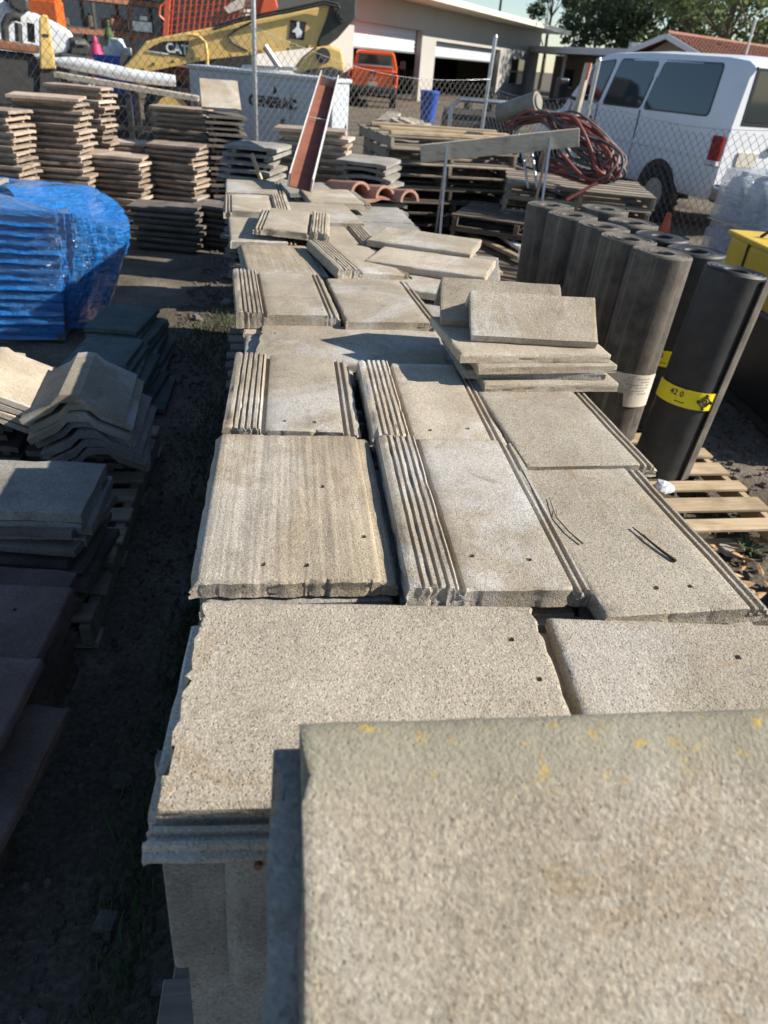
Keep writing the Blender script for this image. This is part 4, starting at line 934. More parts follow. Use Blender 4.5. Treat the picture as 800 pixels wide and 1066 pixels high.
# upright tiles that make up the body of the row, in three lanes and two tiers
def upright_body():
    r = random.Random(9)
    lanes = [(-.175, .165), (.19, .525), (.55, .86)]
    def lane_x(li, y): return (lanes[li][0]+lanes[li][1])/2-(max(0, y-2.3)*.085)
    ms = [tile_mesh('roof_tile', .335 if i else .27, .40, k, M[m], () if i == 0 else (), 70+i, t=.026, ny=5, chips=1.5) for i, (k, m) in enumerate((('lined', 'tile_grey'), ('plain', 'tile'), ('cross', 'tile_grey'), ('plain', 'tile_grey')))]
    n = 0
    for tier, z0 in enumerate((.135, .545)):
        for li in range(3):
            y = .575 if li < 2 else .60
            while y < 5.05:
                x = lane_x(li, y)+r.uniform(-.012, .012); lean = R(r.uniform(82, 86)); step = r.uniform(.036, .042)
                if tier == 1 and li == 0 and n == 0: x += .028
                if tier == 1 and li == 0 and n in (1, 2, 3): x -= (.022, .038, .012)[n-1]
                if tier == 1 and li == 0 and n < 10:
                    o = put(ms[0] if n == 0 else r.choice(ms[1:]), (x, y, z0-r.uniform(0, .008)), r.uniform(-.02, .02), lean, 0,
                            'front upright tile with two rusty nails under the nearest tiles' if n == 0 else 'tile standing on edge just behind the front upright tile', 'roof tile', 'upright tiles at the front of the centre row'); n += 1
                    if n == 1:
                        for hx in (-.085, -.03): MB().cyl((hx, .295, .010), (hx, .295, .0335), .006, n=8).build('rusty_nail', M['rust'], o)
                else: bury(LOW[(li+n) % 2], (x, y, z0-r.uniform(0, .008)), r.uniform(-.02, .02), lean)
                y += step
    sup = MB().box((0, .12, .013), (.46, .24, .0255)).mesh('buried_tile', M['tile_grey'])   # column of flat tiles that carries the near ridge caps
    for k in range(37): bury(sup, (.33+r.uniform(-.012, .012), .262+r.uniform(-.01, .006), .0262*k), r.uniform(-.03, .03))
    for y in [1.0, 1.5, 2.0, 2.5, 3.0, 3.5, 4.0, 4.5]:
        for li in range(3):
            x = lane_x(li, y+.25)
            me = tile_mesh('roof_tile', .34, .49, 'cross', M['tile_grey'], (), int(y*10)+li, t=.022, ny=4)
            bury(me, (x+r.uniform(-.015, .01), y+r.uniform(-.01, .01), .942), R(2 if y < 2.2 else 5), 0)
upright_body()

# ------------------------------------------------------------------ pallets
def pallet(loc, rz, label, group, L=1.05, W=1.2, mat='wood_new', seed=0, H=.13, skip=(), tilt=(0, 0), nb=7, name='wooden_pallet'):
    r = random.Random(seed); t = thing(name, label, 'pallet', loc, rz, group); t.rotation_euler = (tilt[0], tilt[1], rz)
    for i in range(nb):
        if i in skip: continue
        MB().box((r.uniform(-.01, .01), -L/2+.06+(L-.12)*i/(nb-1), H-.0085), (W+r.uniform(-.02, .02), r.uniform(.085, .12), .017)).build('deck_board', M[mat], t, bevel=.003, seg=1)
    for x in (-W/2+.03, 0, W/2-.03): MB().box((x, 0, H/2), (.038, L, H-.036)).build('stringer', M[mat], t, bevel=.003, seg=1)
    for i in range(4): MB().box((0, -L/2+.06+(L-.12)*i/3, .0085), (W, .09, .017)).build('bottom_board', M[mat], t)
    return t
for i, y in enumerate((1.02, 2.15, 3.3, 4.45)): pallet((.33-.09*max(0, y-2.3), y, .001), R(0 if y < 2 else 4), 'weathered pallet under the centre row of tiles, %s from the front' % ('first', 'second', 'third', 'fourth')[i], 'pallets under the centre row', mat='wood_old', seed=i)

# ================================================================== LEFT SIDE STACKS
def lug_tile(name, w, l, mat, seed, t=.026, lug=.018, curve=.0, flat=False):
    r = random.Random(seed); n = 8; mb = MB(); rings = []
    for j in range(5):
        y = l*j/4; row = []
        for i in range(n+1):
            x = -w/2+w*i/n; z = t+curve*math.sin(math.pi*i/n)+noise.noise(Vector((x*14, y*8, seed)))*.004
            if i == n: z -= .008
            e = noise.noise(Vector((x*30, seed, j)))*.008 if j in (0, 4) else 0
            row.append((x+(noise.noise(Vector((y*20, i, seed)))*.006 if i in (0, n) else 0), y+e, z))
        bot = [(x, y_, z-t) for x, y_, z in reversed(row)]
        rings.append(row+bot)
    mb.loft(rings)
    if lug:
        for x in (-w*.33, w*.33): mb.box((x, l*.5, -lug/2+.002), (.03, l*.9, lug))
    return mb.mesh(name, mat, 40)
VARS = {}
def variants(mat, w, l, lug=.032, n=4, curve=0.0):
    k = (mat, w, l, lug)
    if k not in VARS: VARS[k] = [lug_tile('roof_tile', w, l, M[mat], 100+i+len(VARS)*7, lug=lug, curve=curve*(i % 2)) for i in range(n)]
    return VARS[k]
def stack(cx, cy, z0, n, rz, mat, label, group, w=.36, l=.52, lug=.032, jit=.028, seed=0, top_label=None, tiltx=0, tilty=0, fan=(0, 0), curve=0.0, rj=.085, buried=0):
    r = random.Random(seed); ms = variants(mat, w, l, lug, curve=curve); pitch = .026+lug
    for i in range(n):
        rzz = rz+r.uniform(-rj, rj); off = Matrix.Rotation(rzz, 3, 'Z') @ Vector((0, -l/2, 0))
        p = Vector((cx+fan[0]*i+r.uniform(-jit, jit), cy+fan[1]*i+r.uniform(-jit, jit), z0+lug+pitch*i))+off
        if i < buried: bury(r.choice(ms), p, rzz); continue
        if i == n-1 and top_label: rzz += .12
        put(r.choice(ms), p, rzz, tiltx+r.uniform(-.014, .014), tilty+r.uniform(-.02, .02), top_label if (top_label and i == n-1) else label+(', top one' if i == n-1 else ', %s from top' % ORD[n-1-i]), 'roof tile', group)
    return z0+pitch*n
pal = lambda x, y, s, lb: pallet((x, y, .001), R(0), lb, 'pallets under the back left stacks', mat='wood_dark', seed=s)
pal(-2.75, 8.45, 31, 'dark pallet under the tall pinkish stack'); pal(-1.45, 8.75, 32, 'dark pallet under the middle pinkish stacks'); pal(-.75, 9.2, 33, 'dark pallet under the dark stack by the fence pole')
Zp = .131
stack(-2.52, 8.45, Zp, 19, R(84), 'tile_pink', 'pinkish flat tile in the tallest stack at the far left', 'tiles in the tallest far-left stack', seed=1, l=.66, w=.42, top_label='loose pinkish tile skewed on top of the tallest far-left stack', buried=3)
stack(-3.0, 8.0, Zp, 17, R(80), 'tile_pink', 'pinkish flat tile in the stack cut by the left picture edge', 'tiles in the stack at the left picture edge', seed=2, l=.66, w=.42, buried=4)
stack(-2.42, 9.2, Zp, 20, R(78), 'tile_pink', 'pinkish tile in the stack below the yellow mast', 'tiles in the stack behind the tallest one', seed=3, jit=.04, l=.62, buried=9)
stack(-1.98, 8.7, Zp, 10, R(80), 'tile_pink', 'tan tile in the low stack right of the tallest', 'tiles in the low second stack', seed=4, l=.6, w=.42, top_label='tan tile topping the low second stack')
stack(-2.05, 9.4, Zp, 11, R(84), 'tile_pink', 'tan tile in the small stack directly before the dark trestle', 'tiles in the small stack before the trestle', seed=5, jit=.03, buried=7)
stack(-1.42, 9.0, Zp, 12, R(72), 'tile_pink', 'tan tile in the leaning stack before the dark stack', 'tiles in the leaning back stack', seed=6, l=.58, w=.46, fan=(.004, -.003), top_label='slanting tan tile topping the leaning back stack')
stack(-1.42, 9.85, Zp, 17, R(82), 'tile_pink', 'tan tile in the stack below the generator corner', 'tiles in the stack below the generator corner', seed=7, l=.66, w=.4, buried=9)
stack(-.90, 9.3, Zp, 17, R(12), 'tile_dark', 'dark tile in the shaded stack left of the fence pole', 'tiles in the dark stack left of the fence pole', seed=8, w=.42)  # shade on this stack is put into its dark concrete colour
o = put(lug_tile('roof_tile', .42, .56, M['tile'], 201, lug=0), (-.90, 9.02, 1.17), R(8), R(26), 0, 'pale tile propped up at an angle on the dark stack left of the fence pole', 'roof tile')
stack(-1.33, 7.75, 0.0, 7, R(78), 'tile_dark', 'shaded flat tile in the low pile at the end of the aisle', 'tiles in the low aisle-end pile', seed=9, l=.66, w=.42, jit=.03)  # dark concrete paints the shade this low pile lies in
stack(-.78, 7.9, 0.0, 7, R(70), 'tile_dark', 'shaded tile in the right heap of the aisle-end pile', 'tiles in the right heap of the aisle-end pile', seed=10, l=.6, jit=.04, rj=.1)  # right heap: shade painted with the same dark concrete
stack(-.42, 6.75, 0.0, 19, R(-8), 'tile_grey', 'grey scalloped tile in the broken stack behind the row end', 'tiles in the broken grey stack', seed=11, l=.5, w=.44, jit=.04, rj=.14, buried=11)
stack(.10, 7.25, 0.0, 21, R(80), 'tile_pink', 'brown tile in the stack behind the leaning channel', 'tiles in the stack behind the leaning channel', seed=12, l=.62, jit=.04, rj=.1, top_label='pinkish brown tile on top behind the leaning channel', buried=12)
stack(.55, 6.75, 0.0, 18, R(-22), 'tile_grey', 'grey-tan tile in the messy stack right of the leaning channel', 'tiles in the messy stack right of the channel', seed=13, l=.52, w=.44, jit=.04, rj=.16, curve=.02, buried=10)
stack(.56, 5.95, 0.0, 15, R(14), 'tile_grey', 'grey tile in the stack below the terracotta barrel tiles', 'tiles below the terracotta barrel tiles', seed=14, l=.52, jit=.03, rj=.12, buried=9)
stack(.05, 5.85, 0.0, 16, R(6), 'tile_grey', 'grey tile in the low stack under the channel foot', 'tiles under the channel foot', seed=15, l=.52, jit=.03, rj=.1, buried=11)
def lug_supports():
    # broken stick leaning on the grey stack
    a, b = gp(272, 187, .95), dp(262, 160, 5.95); tag(MB().bar(a, b, .022, .022).build('wood_stick', M['wood_new']), 'short pale stick leaning against the broken grey stack', 'stick')
lug_supports()
def barrel_tiles():
    base = Vector((.52, 5.62, .93))
    for i, (dx, dy, rz, lb) in enumerate(((-.10, .06, R(52), 'left terracotta barrel tile at the far end of the row'), (.08, .03, R(52), 'middle terracotta barrel tile at the far end of the row'), (.26, -.0, R(52), 'right terracotta barrel tile at the far end of the row'))):
        n = 10; ro, ri = .085, .066; rings = []
        for x in [0, .01]+[.02+.40*k/6 for k in range(7)]+[.43, .44]:
            f = 1-.12*x/.44
            rings.append([(x, -math.cos(math.pi*k/n)*ro*f, math.sin(math.pi*k/n)*ro*f) for k in range(n+1)]+[(x, math.cos(math.pi*k/n)*ri*f, math.sin(math.pi*k/n)*ri*f) for k in range(n+1)])
        # trough wing on one side makes the S profile
        me = MB().loft(rings).mesh('barrel_tile', M['terracotta'], 40)
        put(me, base+Vector((dx, dy, .0-i*.012)), R(118), 0, R(6), lb, 'barrel tile', 'terracotta barrel tiles', 'barrel_tile')
    n = 12
    me = MB().loft([[(-.3+.6*k/n, y, .008-.012*math.cos(k*1.5)) for k in range(n+1)]+[(-.3+.6*(n-k)/n, y, -.006-.012*math.cos((n-k)*1.5)) for k in range(n+1)] for y in (0, .22, .44)]).mesh('roof_tile', M['terracotta'], 40)
    put(me, base+Vector((.05, -.02, -.022)), R(24), 0, 0, 'wavy terracotta tile lying under the barrel tiles', 'roof tile')
barrel_tiles()

def blue_bundle():
    pallet((-2.1, 5.32, .001), 0, 'dark pallet under the blue wrapped bundle', 'pallets under the left stacks', mat='wood_dark', seed=40, W=1.0, L=.9)
    stack(-1.82, 5.35, Zp, 11, R(90), 'tile_green', 'dark green-grey tile inside the blue wrapped bundle', 'tiles inside the blue bundle', seed=20, w=.86, l=.44, lug=.031, jit=.006, rj=.01)
    stack(-2.32, 5.35, Zp, 11, R(90), 'tile_green', 'dark green-grey tile in the blue bundle, left half', 'tiles in the left half of the blue bundle', seed=21, w=.86, l=.44, lug=.031, jit=.006, rj=.01, buried=6)
    put(lug_tile('roof_tile', .34, .45, M['tile_grey'], 210, lug=0), (-2.02, 5.38, .885), R(88), R(1), 0, 'pale grey tile lying on the blue wrapped bundle at the left edge', 'roof tile')
    # film: perimeter x height grid with tile ridges and stretched corner
    per = [(-3.0, 4.80), (-2.2, 4.80), (-1.52, 4.80), (-1.40, 4.82), (-1.28, 4.92), (-1.17, 5.08), (-1.19, 5.35), (-1.32, 5.62), (-1.55, 5.82), (-2.2, 5.88), (-3.0, 5.88)]
    topz = [.855, .855, .85, .84, .78, .70, .70, .78, .845, .855, .855]
    botz = [.02, .02, .02, .05, .04, .03, .03, .05, .08, .1, .1]
    sub = 14; P = []
    for i in range(len(per)-1):
        for k in range(sub):
            f = k/sub; P.append((per[i][0]*(1-f)+per[i+1][0]*f, per[i][1]*(1-f)+per[i+1][1]*f, topz[i]*(1-f)+topz[i+1]*f, botz[i]*(1-f)+botz[i+1]*f, i+f))
    P.append((*per[-1], topz[-1], botz[-1], len(per)-1))
    nz = 54; V = []; F = []
    cxy = Vector((-2.1, 5.34))
    for a, (x, y, zt, zb, u) in enumerate(P):
        dirn = Vector((x, y))-cxy; dirn.normalize()
        for j in range(nz+1):
            f = j/nz; z = zb+(zt-zb)*f
            front = max(0, 1-abs(u-1)/1.6); side = 1-front
            tuck = -.27*(1-f)**1.3*side
            rid = front*.034*abs(math.sin(math.pi*(z-.131)/.057))**.6
            wr = side*.018*noise.noise(Vector((u*5+f*4, f*2-u*2.2, 1)))+.006*noise.noise(Vector((x*20, y*20, z*30)))+side*.020*abs(noise.noise(Vector((u*9-f*7, f*1.5, 5))))-.014*abs(noise.noise(Vector((u*13+f*9, f*7-u*3, 8))))
            off = tuck+wr-rid*.9
            V.append((x+dirn.x*off*side, y+dirn.y*off*side+rid*.8*front-.006*front*noise.noise(Vector((x*6, z*25, 2))), z+.01*noise.noise(Vector((x*9, y*9, 4)))*f))
    n = nz+1; na = len(P)
    F = [(a*n+j, a*n+j+1, (a+1)*n+j+1, (a+1)*n+j) for a in range(na-1) for j in range(nz)]
    # top cover: rings shrinking towards the middle
    prev = [a*n+nz for a in range(na)]
    for s in (.96, .9, .8, .65, .45, .2):
        cur = []
        for a, (x, y, zt, zb, u) in enumerate(P):
            xx = -2.1+(x+2.1)*s if x > -2.1 else x; yy = 5.34+(y-5.34)*s
            cur.append(len(V)); h = zt*s**.5+(.875)*(1-s**.5); V.append((xx, yy, h+.012*noise.noise(Vector((xx*8, yy*8, 7)))+.006*abs(noise.noise(Vector((xx*25, yy*14, 3))))))
        F += [(prev[a], prev[a+1], cur[a+1], cur[a]) for a in range(na-1)]; prev = cur
    o = MB().add(V, F).build('blue_film', M['blue_film'], smooth=35); tag(o, 'bright blue stretch film wrapped around the tile bundle at left', 'plastic wrap')
blue_bundle()
# dark layered stack on the ground, right of the blue bundle
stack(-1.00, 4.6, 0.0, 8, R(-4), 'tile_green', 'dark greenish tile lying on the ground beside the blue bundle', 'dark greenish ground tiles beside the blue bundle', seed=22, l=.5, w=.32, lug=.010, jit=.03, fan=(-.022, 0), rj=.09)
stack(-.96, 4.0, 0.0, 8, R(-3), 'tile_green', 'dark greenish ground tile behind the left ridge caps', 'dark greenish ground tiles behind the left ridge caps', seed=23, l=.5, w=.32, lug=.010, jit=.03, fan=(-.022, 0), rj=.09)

def left_ridges():
    pallet((-1.25, 2.62, .001), R(1), 'shaded pallet along the aisle under the left ridge caps', 'pallets under the left stacks', mat='wood_old', seed=41, L=1.5, W=1.1, nb=10)
    f, b = gp(72, 412, .62), gp(98, 352, .62); d = b-f; rz = math.atan2(d.y, d.x)
    zc = .62
    for i in range(7):
        me = ridge_mesh('ridge_cap', .46, .195, .105, M['tile_grey' if i > 2 else 'tile'], t=.027, crest=.075, seed=80+i, nx=10)
        r = random.Random(i+5)
        lb = 'sunlit top cap of the left ridge-cap stack' if i == 0 else 'ridge cap nested in the left stack, %s from top' % ORD[i]
        put(me, (f.x+r.uniform(-.02, .02)*(i > 0)+.012*i, f.y+r.uniform(-.015, .02)*(i > 0), zc-.10-.038*i), rz+r.uniform(-.08, .08)*(i > 0), 0, 0, lb, 'ridge cap', 'ridge caps in the left stack', 'ridge_cap')
    g = gp(-12, 405, .62)
    for i in range(4):
        me = ridge_mesh('ridge_cap', .46, .19, .10, M['tile'], t=.022, crest=.05, seed=90+i, nx=8)
        put(me, (g.x-.03, g.y, zc-.10-.034*i), rz+R(4), 0, 0, 'ridge cap cut by the left picture edge, %s of its stack' % ORD[i], 'ridge cap', 'ridge caps at the left picture edge', 'ridge_cap')
    # tiles under the ridge stacks
    stack(-1.02, 3.15, Zp, 5, R(4), 'tile_dark', 'dark tile bearing the left ridge-cap stack', 'tiles under the left ridge caps', seed=24, l=.55)
    stack(-1.45, 3.15, Zp, 5, R(4), 'tile_dark', 'dark tile bearing the ridge caps at the left picture edge', 'tiles under the left-edge ridge caps', seed=25, l=.55)
    put(lug_tile('roof_tile', .30, .42, M['tile'], 215, lug=0), (-1.22, 2.72, .50), R(20), R(8), 0, 'pale tile leaning at the left edge below the ridge caps', 'roof tile')
left_ridges()

def left_front():
    # grey flat tiles, one in a lit corner, stepping down to the pallet
    r = random.Random(4)
    zs = [.50, .468, .436, .404]
    for i, z in enumerate(zs):
        a = gp(113, 478, .53); me = lug_tile('roof_tile', .62, .33, M['tile_grey'], 220+i, t=.03, lug=0)
        put(me, (a.x-.31+r.uniform(-.012, .012)-.0*i, a.y-.335+r.uniform(-.02, .01), z), R(r.uniform(-1.5, 1.5)), 0, 0, ['spotted grey tile on top of the stack in front of the left ridge caps', 'second grey tile in the stack in front of the left ridge caps', 'third grey tile in the stack in front of the left ridge caps', 'fourth grey tile in the stack in front of the left ridge caps'][i], 'roof tile', 'grey tiles stacked in front of the left ridge caps')
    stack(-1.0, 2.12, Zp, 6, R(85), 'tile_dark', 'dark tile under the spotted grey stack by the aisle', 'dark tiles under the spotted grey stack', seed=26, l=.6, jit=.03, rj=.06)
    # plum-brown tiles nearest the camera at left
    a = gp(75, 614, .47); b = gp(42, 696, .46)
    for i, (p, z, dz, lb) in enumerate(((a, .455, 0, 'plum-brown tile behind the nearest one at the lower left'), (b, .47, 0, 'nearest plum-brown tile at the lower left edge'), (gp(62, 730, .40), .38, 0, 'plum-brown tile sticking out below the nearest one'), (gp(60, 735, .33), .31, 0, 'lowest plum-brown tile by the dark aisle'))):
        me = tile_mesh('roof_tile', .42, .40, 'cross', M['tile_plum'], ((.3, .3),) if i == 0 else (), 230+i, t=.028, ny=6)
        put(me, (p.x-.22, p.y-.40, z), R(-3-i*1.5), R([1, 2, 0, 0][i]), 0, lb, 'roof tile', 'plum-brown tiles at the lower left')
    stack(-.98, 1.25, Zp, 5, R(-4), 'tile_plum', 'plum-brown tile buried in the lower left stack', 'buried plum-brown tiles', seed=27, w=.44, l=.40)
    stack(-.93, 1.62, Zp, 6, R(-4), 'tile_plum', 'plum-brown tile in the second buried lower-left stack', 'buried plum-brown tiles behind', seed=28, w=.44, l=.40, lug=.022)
    pallet((-1.22, 1.25, .001), R(1), 'shaded pallet under the plum-brown tiles', 'pallets under the left stacks', mat='wood_dark', seed=42, L=1.1, W=1.0)
left_front()

# ================================================================== FELT ROLLS
def felt_roll(x, y, z, h, r, label, seed, mat='felt', band=None, flap=None, lean=(0, 0), plain=True):
    rr = random.Random(seed); t = thing('felt_roll', label, 'felt roll', (x, y, z), rr.uniform(0, 6.28) if plain else 0, 'rolls of roofing felt standing on a pallet')
    t.rotation_euler = (lean[0], lean[1], t.rotation_euler[2])
    n = 64; ri = r*.36
    def ring(q, zz, wob=1): return [(math.cos(6.2832*k/n)*q*(1+wob*.012*noise.noise(Vector((math.cos(6.28*k/n)*2, math.sin(6.28*k/n)*2, seed+zz*2)))), math.sin(6.2832*k/n)*q*(1+wob*.012*noise.noise(Vector((math.cos(6.28*k/n)*2, math.sin(6.28*k/n)*2, seed+zz*2)))), zz) for k in range(n)]
    rings = [ring(ri, .05, 0), ring(ri, h-.01, 0), ring(ri+.006, h-.003, 0)]
    for k in range(1, 7): q = ri+(r-ri)*k/7; rings += [ring(q-.003, h-.002+.002*rr.uniform(-1, 1), 0), ring(q+.001, h-.004+.002*rr.uniform(-1, 1), 0)]
    rings += [ring(r-.006, h), ring(r, h-.008)]+[ring(r, h*f) for f in (.85, .6, .4, .2)]+[ring(r, .004), ring(r-.004, 0), ring(ri, .0, 0), ring(ri, .05, 0)]
    MB().loft(rings, False).build('roll_body', M[mat], t, smooth=35)
    MB().loft([ring(ri-.001, .02, 0), ring(ri-.001, h-.04, 0)], False).build('core', M['wood_dark'], t, smooth=40)
    def arc(a0, a1, z0, z1, q, th=.002, m=26, cut=None):
        mb = MB(); rows = []
        for i in range(m+1):
            a = a0+(a1-a0)*i/m; zz0 = z0 if not cut or a < cut else z0-.07
            rows.append([(math.cos(a)*q, math.sin(a)*q, zz0), (math.cos(a)*(q+th), math.sin(a)*(q+th), zz0), (math.cos(a)*(q+th), math.sin(a)*(q+th), z1), (math.cos(a)*q, math.sin(a)*q, z1)])
        return mb.loft(rows)
    if flap is not None:
        a = flap; mb = MB()
        rows = []
        for i in range(9):
            f = i/8; aa = a-.40+.40*f; q = r+.010+.010*f*f
            rows.append([(math.cos(aa)*q, math.sin(aa)*q, .005), (math.cos(aa)*(q+.007), math.sin(aa)*(q+.007), .005), (math.cos(aa)*(q+.007), math.sin(aa)*(q+.007), h-.004), (math.cos(aa)*q, math.sin(aa)*q, h-.004)])
        mb.loft(rows).build('sunlit_loose_edge', M['felt'], t, smooth=40)  # flap in paler felt than the black roll, painting its sunlit strip
    if band:
        kind, a0, a1, z0, z1 = band
        bd = arc(a0, a1, z0, z1, r+.008 if kind == 'y' else r+.004, cut=(a0*.45+a1*.55) if kind == 'w' else None).build('label_band', M['label_yellow' if kind == 'y' else 'paper_white'], t, smooth=40)
        am = a0*.45+a1*.55
        def on(a, zz, q=.0115): return Vector((math.cos(a)*(r+q), math.sin(a)*(r+q), zz)), Vector((-math.sin(a), math.cos(a), 0))
        if kind == 'y':
            for f, s_ in ((.70, .026),):
                p, xd = on(a0+(a1-a0)*f, (z0+z1)/2); nrm = Vector((p.x, p.y, 0)).normalized()
                e = MB(); 
                for a_, b_ in ((s_, s_*.74), (s_*.55, s_*.30)):
                    k = 20; ro_ = [p+xd*math.cos(6.283*q/k)*a_+Vector((0, 0, 1))*math.sin(6.283*q/k)*a_ for q in range(k)]; ri_ = [p+xd*math.cos(6.283*q/k)*b_+Vector((0, 0, 1))*math.sin(6.283*q/k)*b_ for q in range(k)]
                    e.loft([ri_, ro_, [v+nrm*.002 for v in ro_], [v+nrm*.002 for v in ri_]], False)
                for q in range(4):
                    ang = q*math.pi/2; c_ = p+xd*math.cos(ang)*s_*1.25+Vector((0, 0, 1))*math.sin(ang)*s_*1.25; e.box(c_, (.012, .012, .012), Matrix.Rotation(R(45), 3, 'Y'))
                e.build('emblem', M['print_black'], bd)
            p, xd = on(a0+(a1-a0)*.34, (z0+z1)/2+.015); text_part('lettering', '42 0', .038, M['print_black'], bd, p, xd, (0, 0, 1), .001)
            q = MB()
            for i in range(4):
                p, xd = on(a0+(a1-a0)*(.36+.03*i), (z0+z1)/2-.022); q.bar(p-xd*.006, p+xd*.004, .002, .004)
            q.build('fine_print', M['print_black'], bd)
        else:
            q = MB(); rr = random.Random(4)
            for row in range(6):
                for i in range(9):
                    if rr.random() < .3: continue
                    p, xd = on(a0+(a1-a0)*(.45+.05*i), z1-.02-.016*row, .0065); q.bar(p-xd*.006, p+xd*.006, .0012, .004)
            q.build('fine_print', M['tile_grey'], bd)
            p, xd = on(a0+(a1-a0)*.2, (z0+z1)/2, .0065); k = 18; a_, b_ = .026, .019
            ro_ = [p+xd*math.cos(6.283*q2/k)*a_+Vector((0, 0, 1))*math.sin(6.283*q2/k)*a_ for q2 in range(k)]; ri_ = [p+xd*math.cos(6.283*q2/k)*b_+Vector((0, 0, 1))*math.sin(6.283*q2/k)*b_ for q2 in range(k)]
            nrm = Vector((p.x, p.y, 0)).normalized(); MB().loft([ri_, ro_, [v+nrm*.002 for v in ro_], [v+nrm*.002 for v in ri_]], False).build('emblem', M['tile_grey'], bd)
    return t
def rolls():
    z, h, r = .131, .968, .1455
    pallet((1.62, 3.02, .001), R(3), 'sunlit pallet in front of the felt rolls with bare deck boards', 'pallets under the felt rolls', seed=43, W=1.15, L=1.15, nb=7)
    pallet((1.72, 4.22, .001), R(2), 'pallet hidden under the felt rolls', 'pallets under the felt rolls', mat='wood_old', seed=44, W=1.15, L=1.15)
    F = [(1.70, 3.44), (1.66, 3.735), (1.63, 4.03), (1.585, 4.325), (1.55, 4.62)]
    L = ['tan-dusted felt roll at front left with a torn white label', 'second felt roll behind the white-labelled one', 'third felt roll behind the white-labelled one', 'fourth felt roll behind the white-labelled one', 'farthest felt roll of the left file']
    for i, (x, y) in enumerate(F):
        felt_roll(x, y, z, h, r, L[i], 30+i, 'felt', band=('w', R(172), R(318), .285, .39) if i == 0 else None, plain=i != 0, lean=(R(.4*i-.6), R((2.2, 1.2, 1.6, .8, 1.4)[i])))
    felt_roll(1.81, 3.03, z, h+.03, r*.90, 'black felt roll at front right with a bright yellow label band', 40, 'felt_black', band=('y', R(168), R(322), .385, .47), flap=R(322), plain=False, lean=(R(-.5), R(4.6)))
    felt_roll(1.99, 3.60, z, h-.015, r, 'second black felt roll, its yellow band partly hidden', 41, 'felt_black', band=('y', R(170), R(335), .38, .465), plain=False)
    felt_roll(1.94, 3.90, z, h-.01, r, 'felt roll behind the two black ones in the right file', 42, 'felt_black')
    felt_roll(1.89, 4.20, z, h-.0, r, 'fourth felt roll in the right file', 43, 'felt')
    felt_roll(1.85, 4.56, z, h+.01, r, 'farthest felt roll of the right file near the plastic sleeve', 44, 'felt')
rolls()

# ================================================================== MIDDLE AND RIGHT CLUTTER
def channel():
    a = gp(312, 196, 1.075); b = dp(342, 86, 6.9)
    d = (b-a).normalized(); L = (b-a).length; s = d.cross(Vector((0, -1, .35))).normalized(); u = s.cross(d).normalized()
    if u.y > 0: u = -u; s = -s
    t = thing('steel_channel', 'long U-shaped metal channel, rust-red inside, propped up on the far tiles', 'channel')
    wd, dp_ = .135, .075
    def pl(o0, o1, up0, up1, nm, mt):
        P = []
        for e in (a, b):
            for x, y in ((o0, up0), (o1, up0), (o1, up1), (o0, up1)): P.append(e+s*x+u*y)
        MB().loft([P[:4], P[4:]]).build(nm, M[mt], t)
    pl(-wd/2, wd/2, -.006, 0, 'web', 'rust_red'); pl(-wd/2-.008, -wd/2, -.008, dp_, 'side_flange', 'white_metal'); pl(wd/2, wd/2+.008, -.008, dp_, 'side_flange', 'white_metal')
    pl(-wd/2, -wd/2+.005, .001, dp_-.004, 'liner', 'rust_red'); pl(wd/2-.005, wd/2, .001, dp_-.004, 'liner', 'rust_red')
    pl(-wd/2-.011, -wd/2-.0085, -.02, dp_*.8, 'torn_wrap', 'clear_scrap')
    e = a.lerp(b, .965); q = []
    MB().bar(e-s*wd*.48+u*.03, e+s*wd*.48+u*.03, .06, .05, d).build('end_block', M['galv'], t)
    k = a.lerp(b, .55); MB().bar(k-s*wd*.47+u*.02, k+s*wd*.46+u*.035, .006, .008, d).build('tie_wire', M['white_metal'], t)
channel()

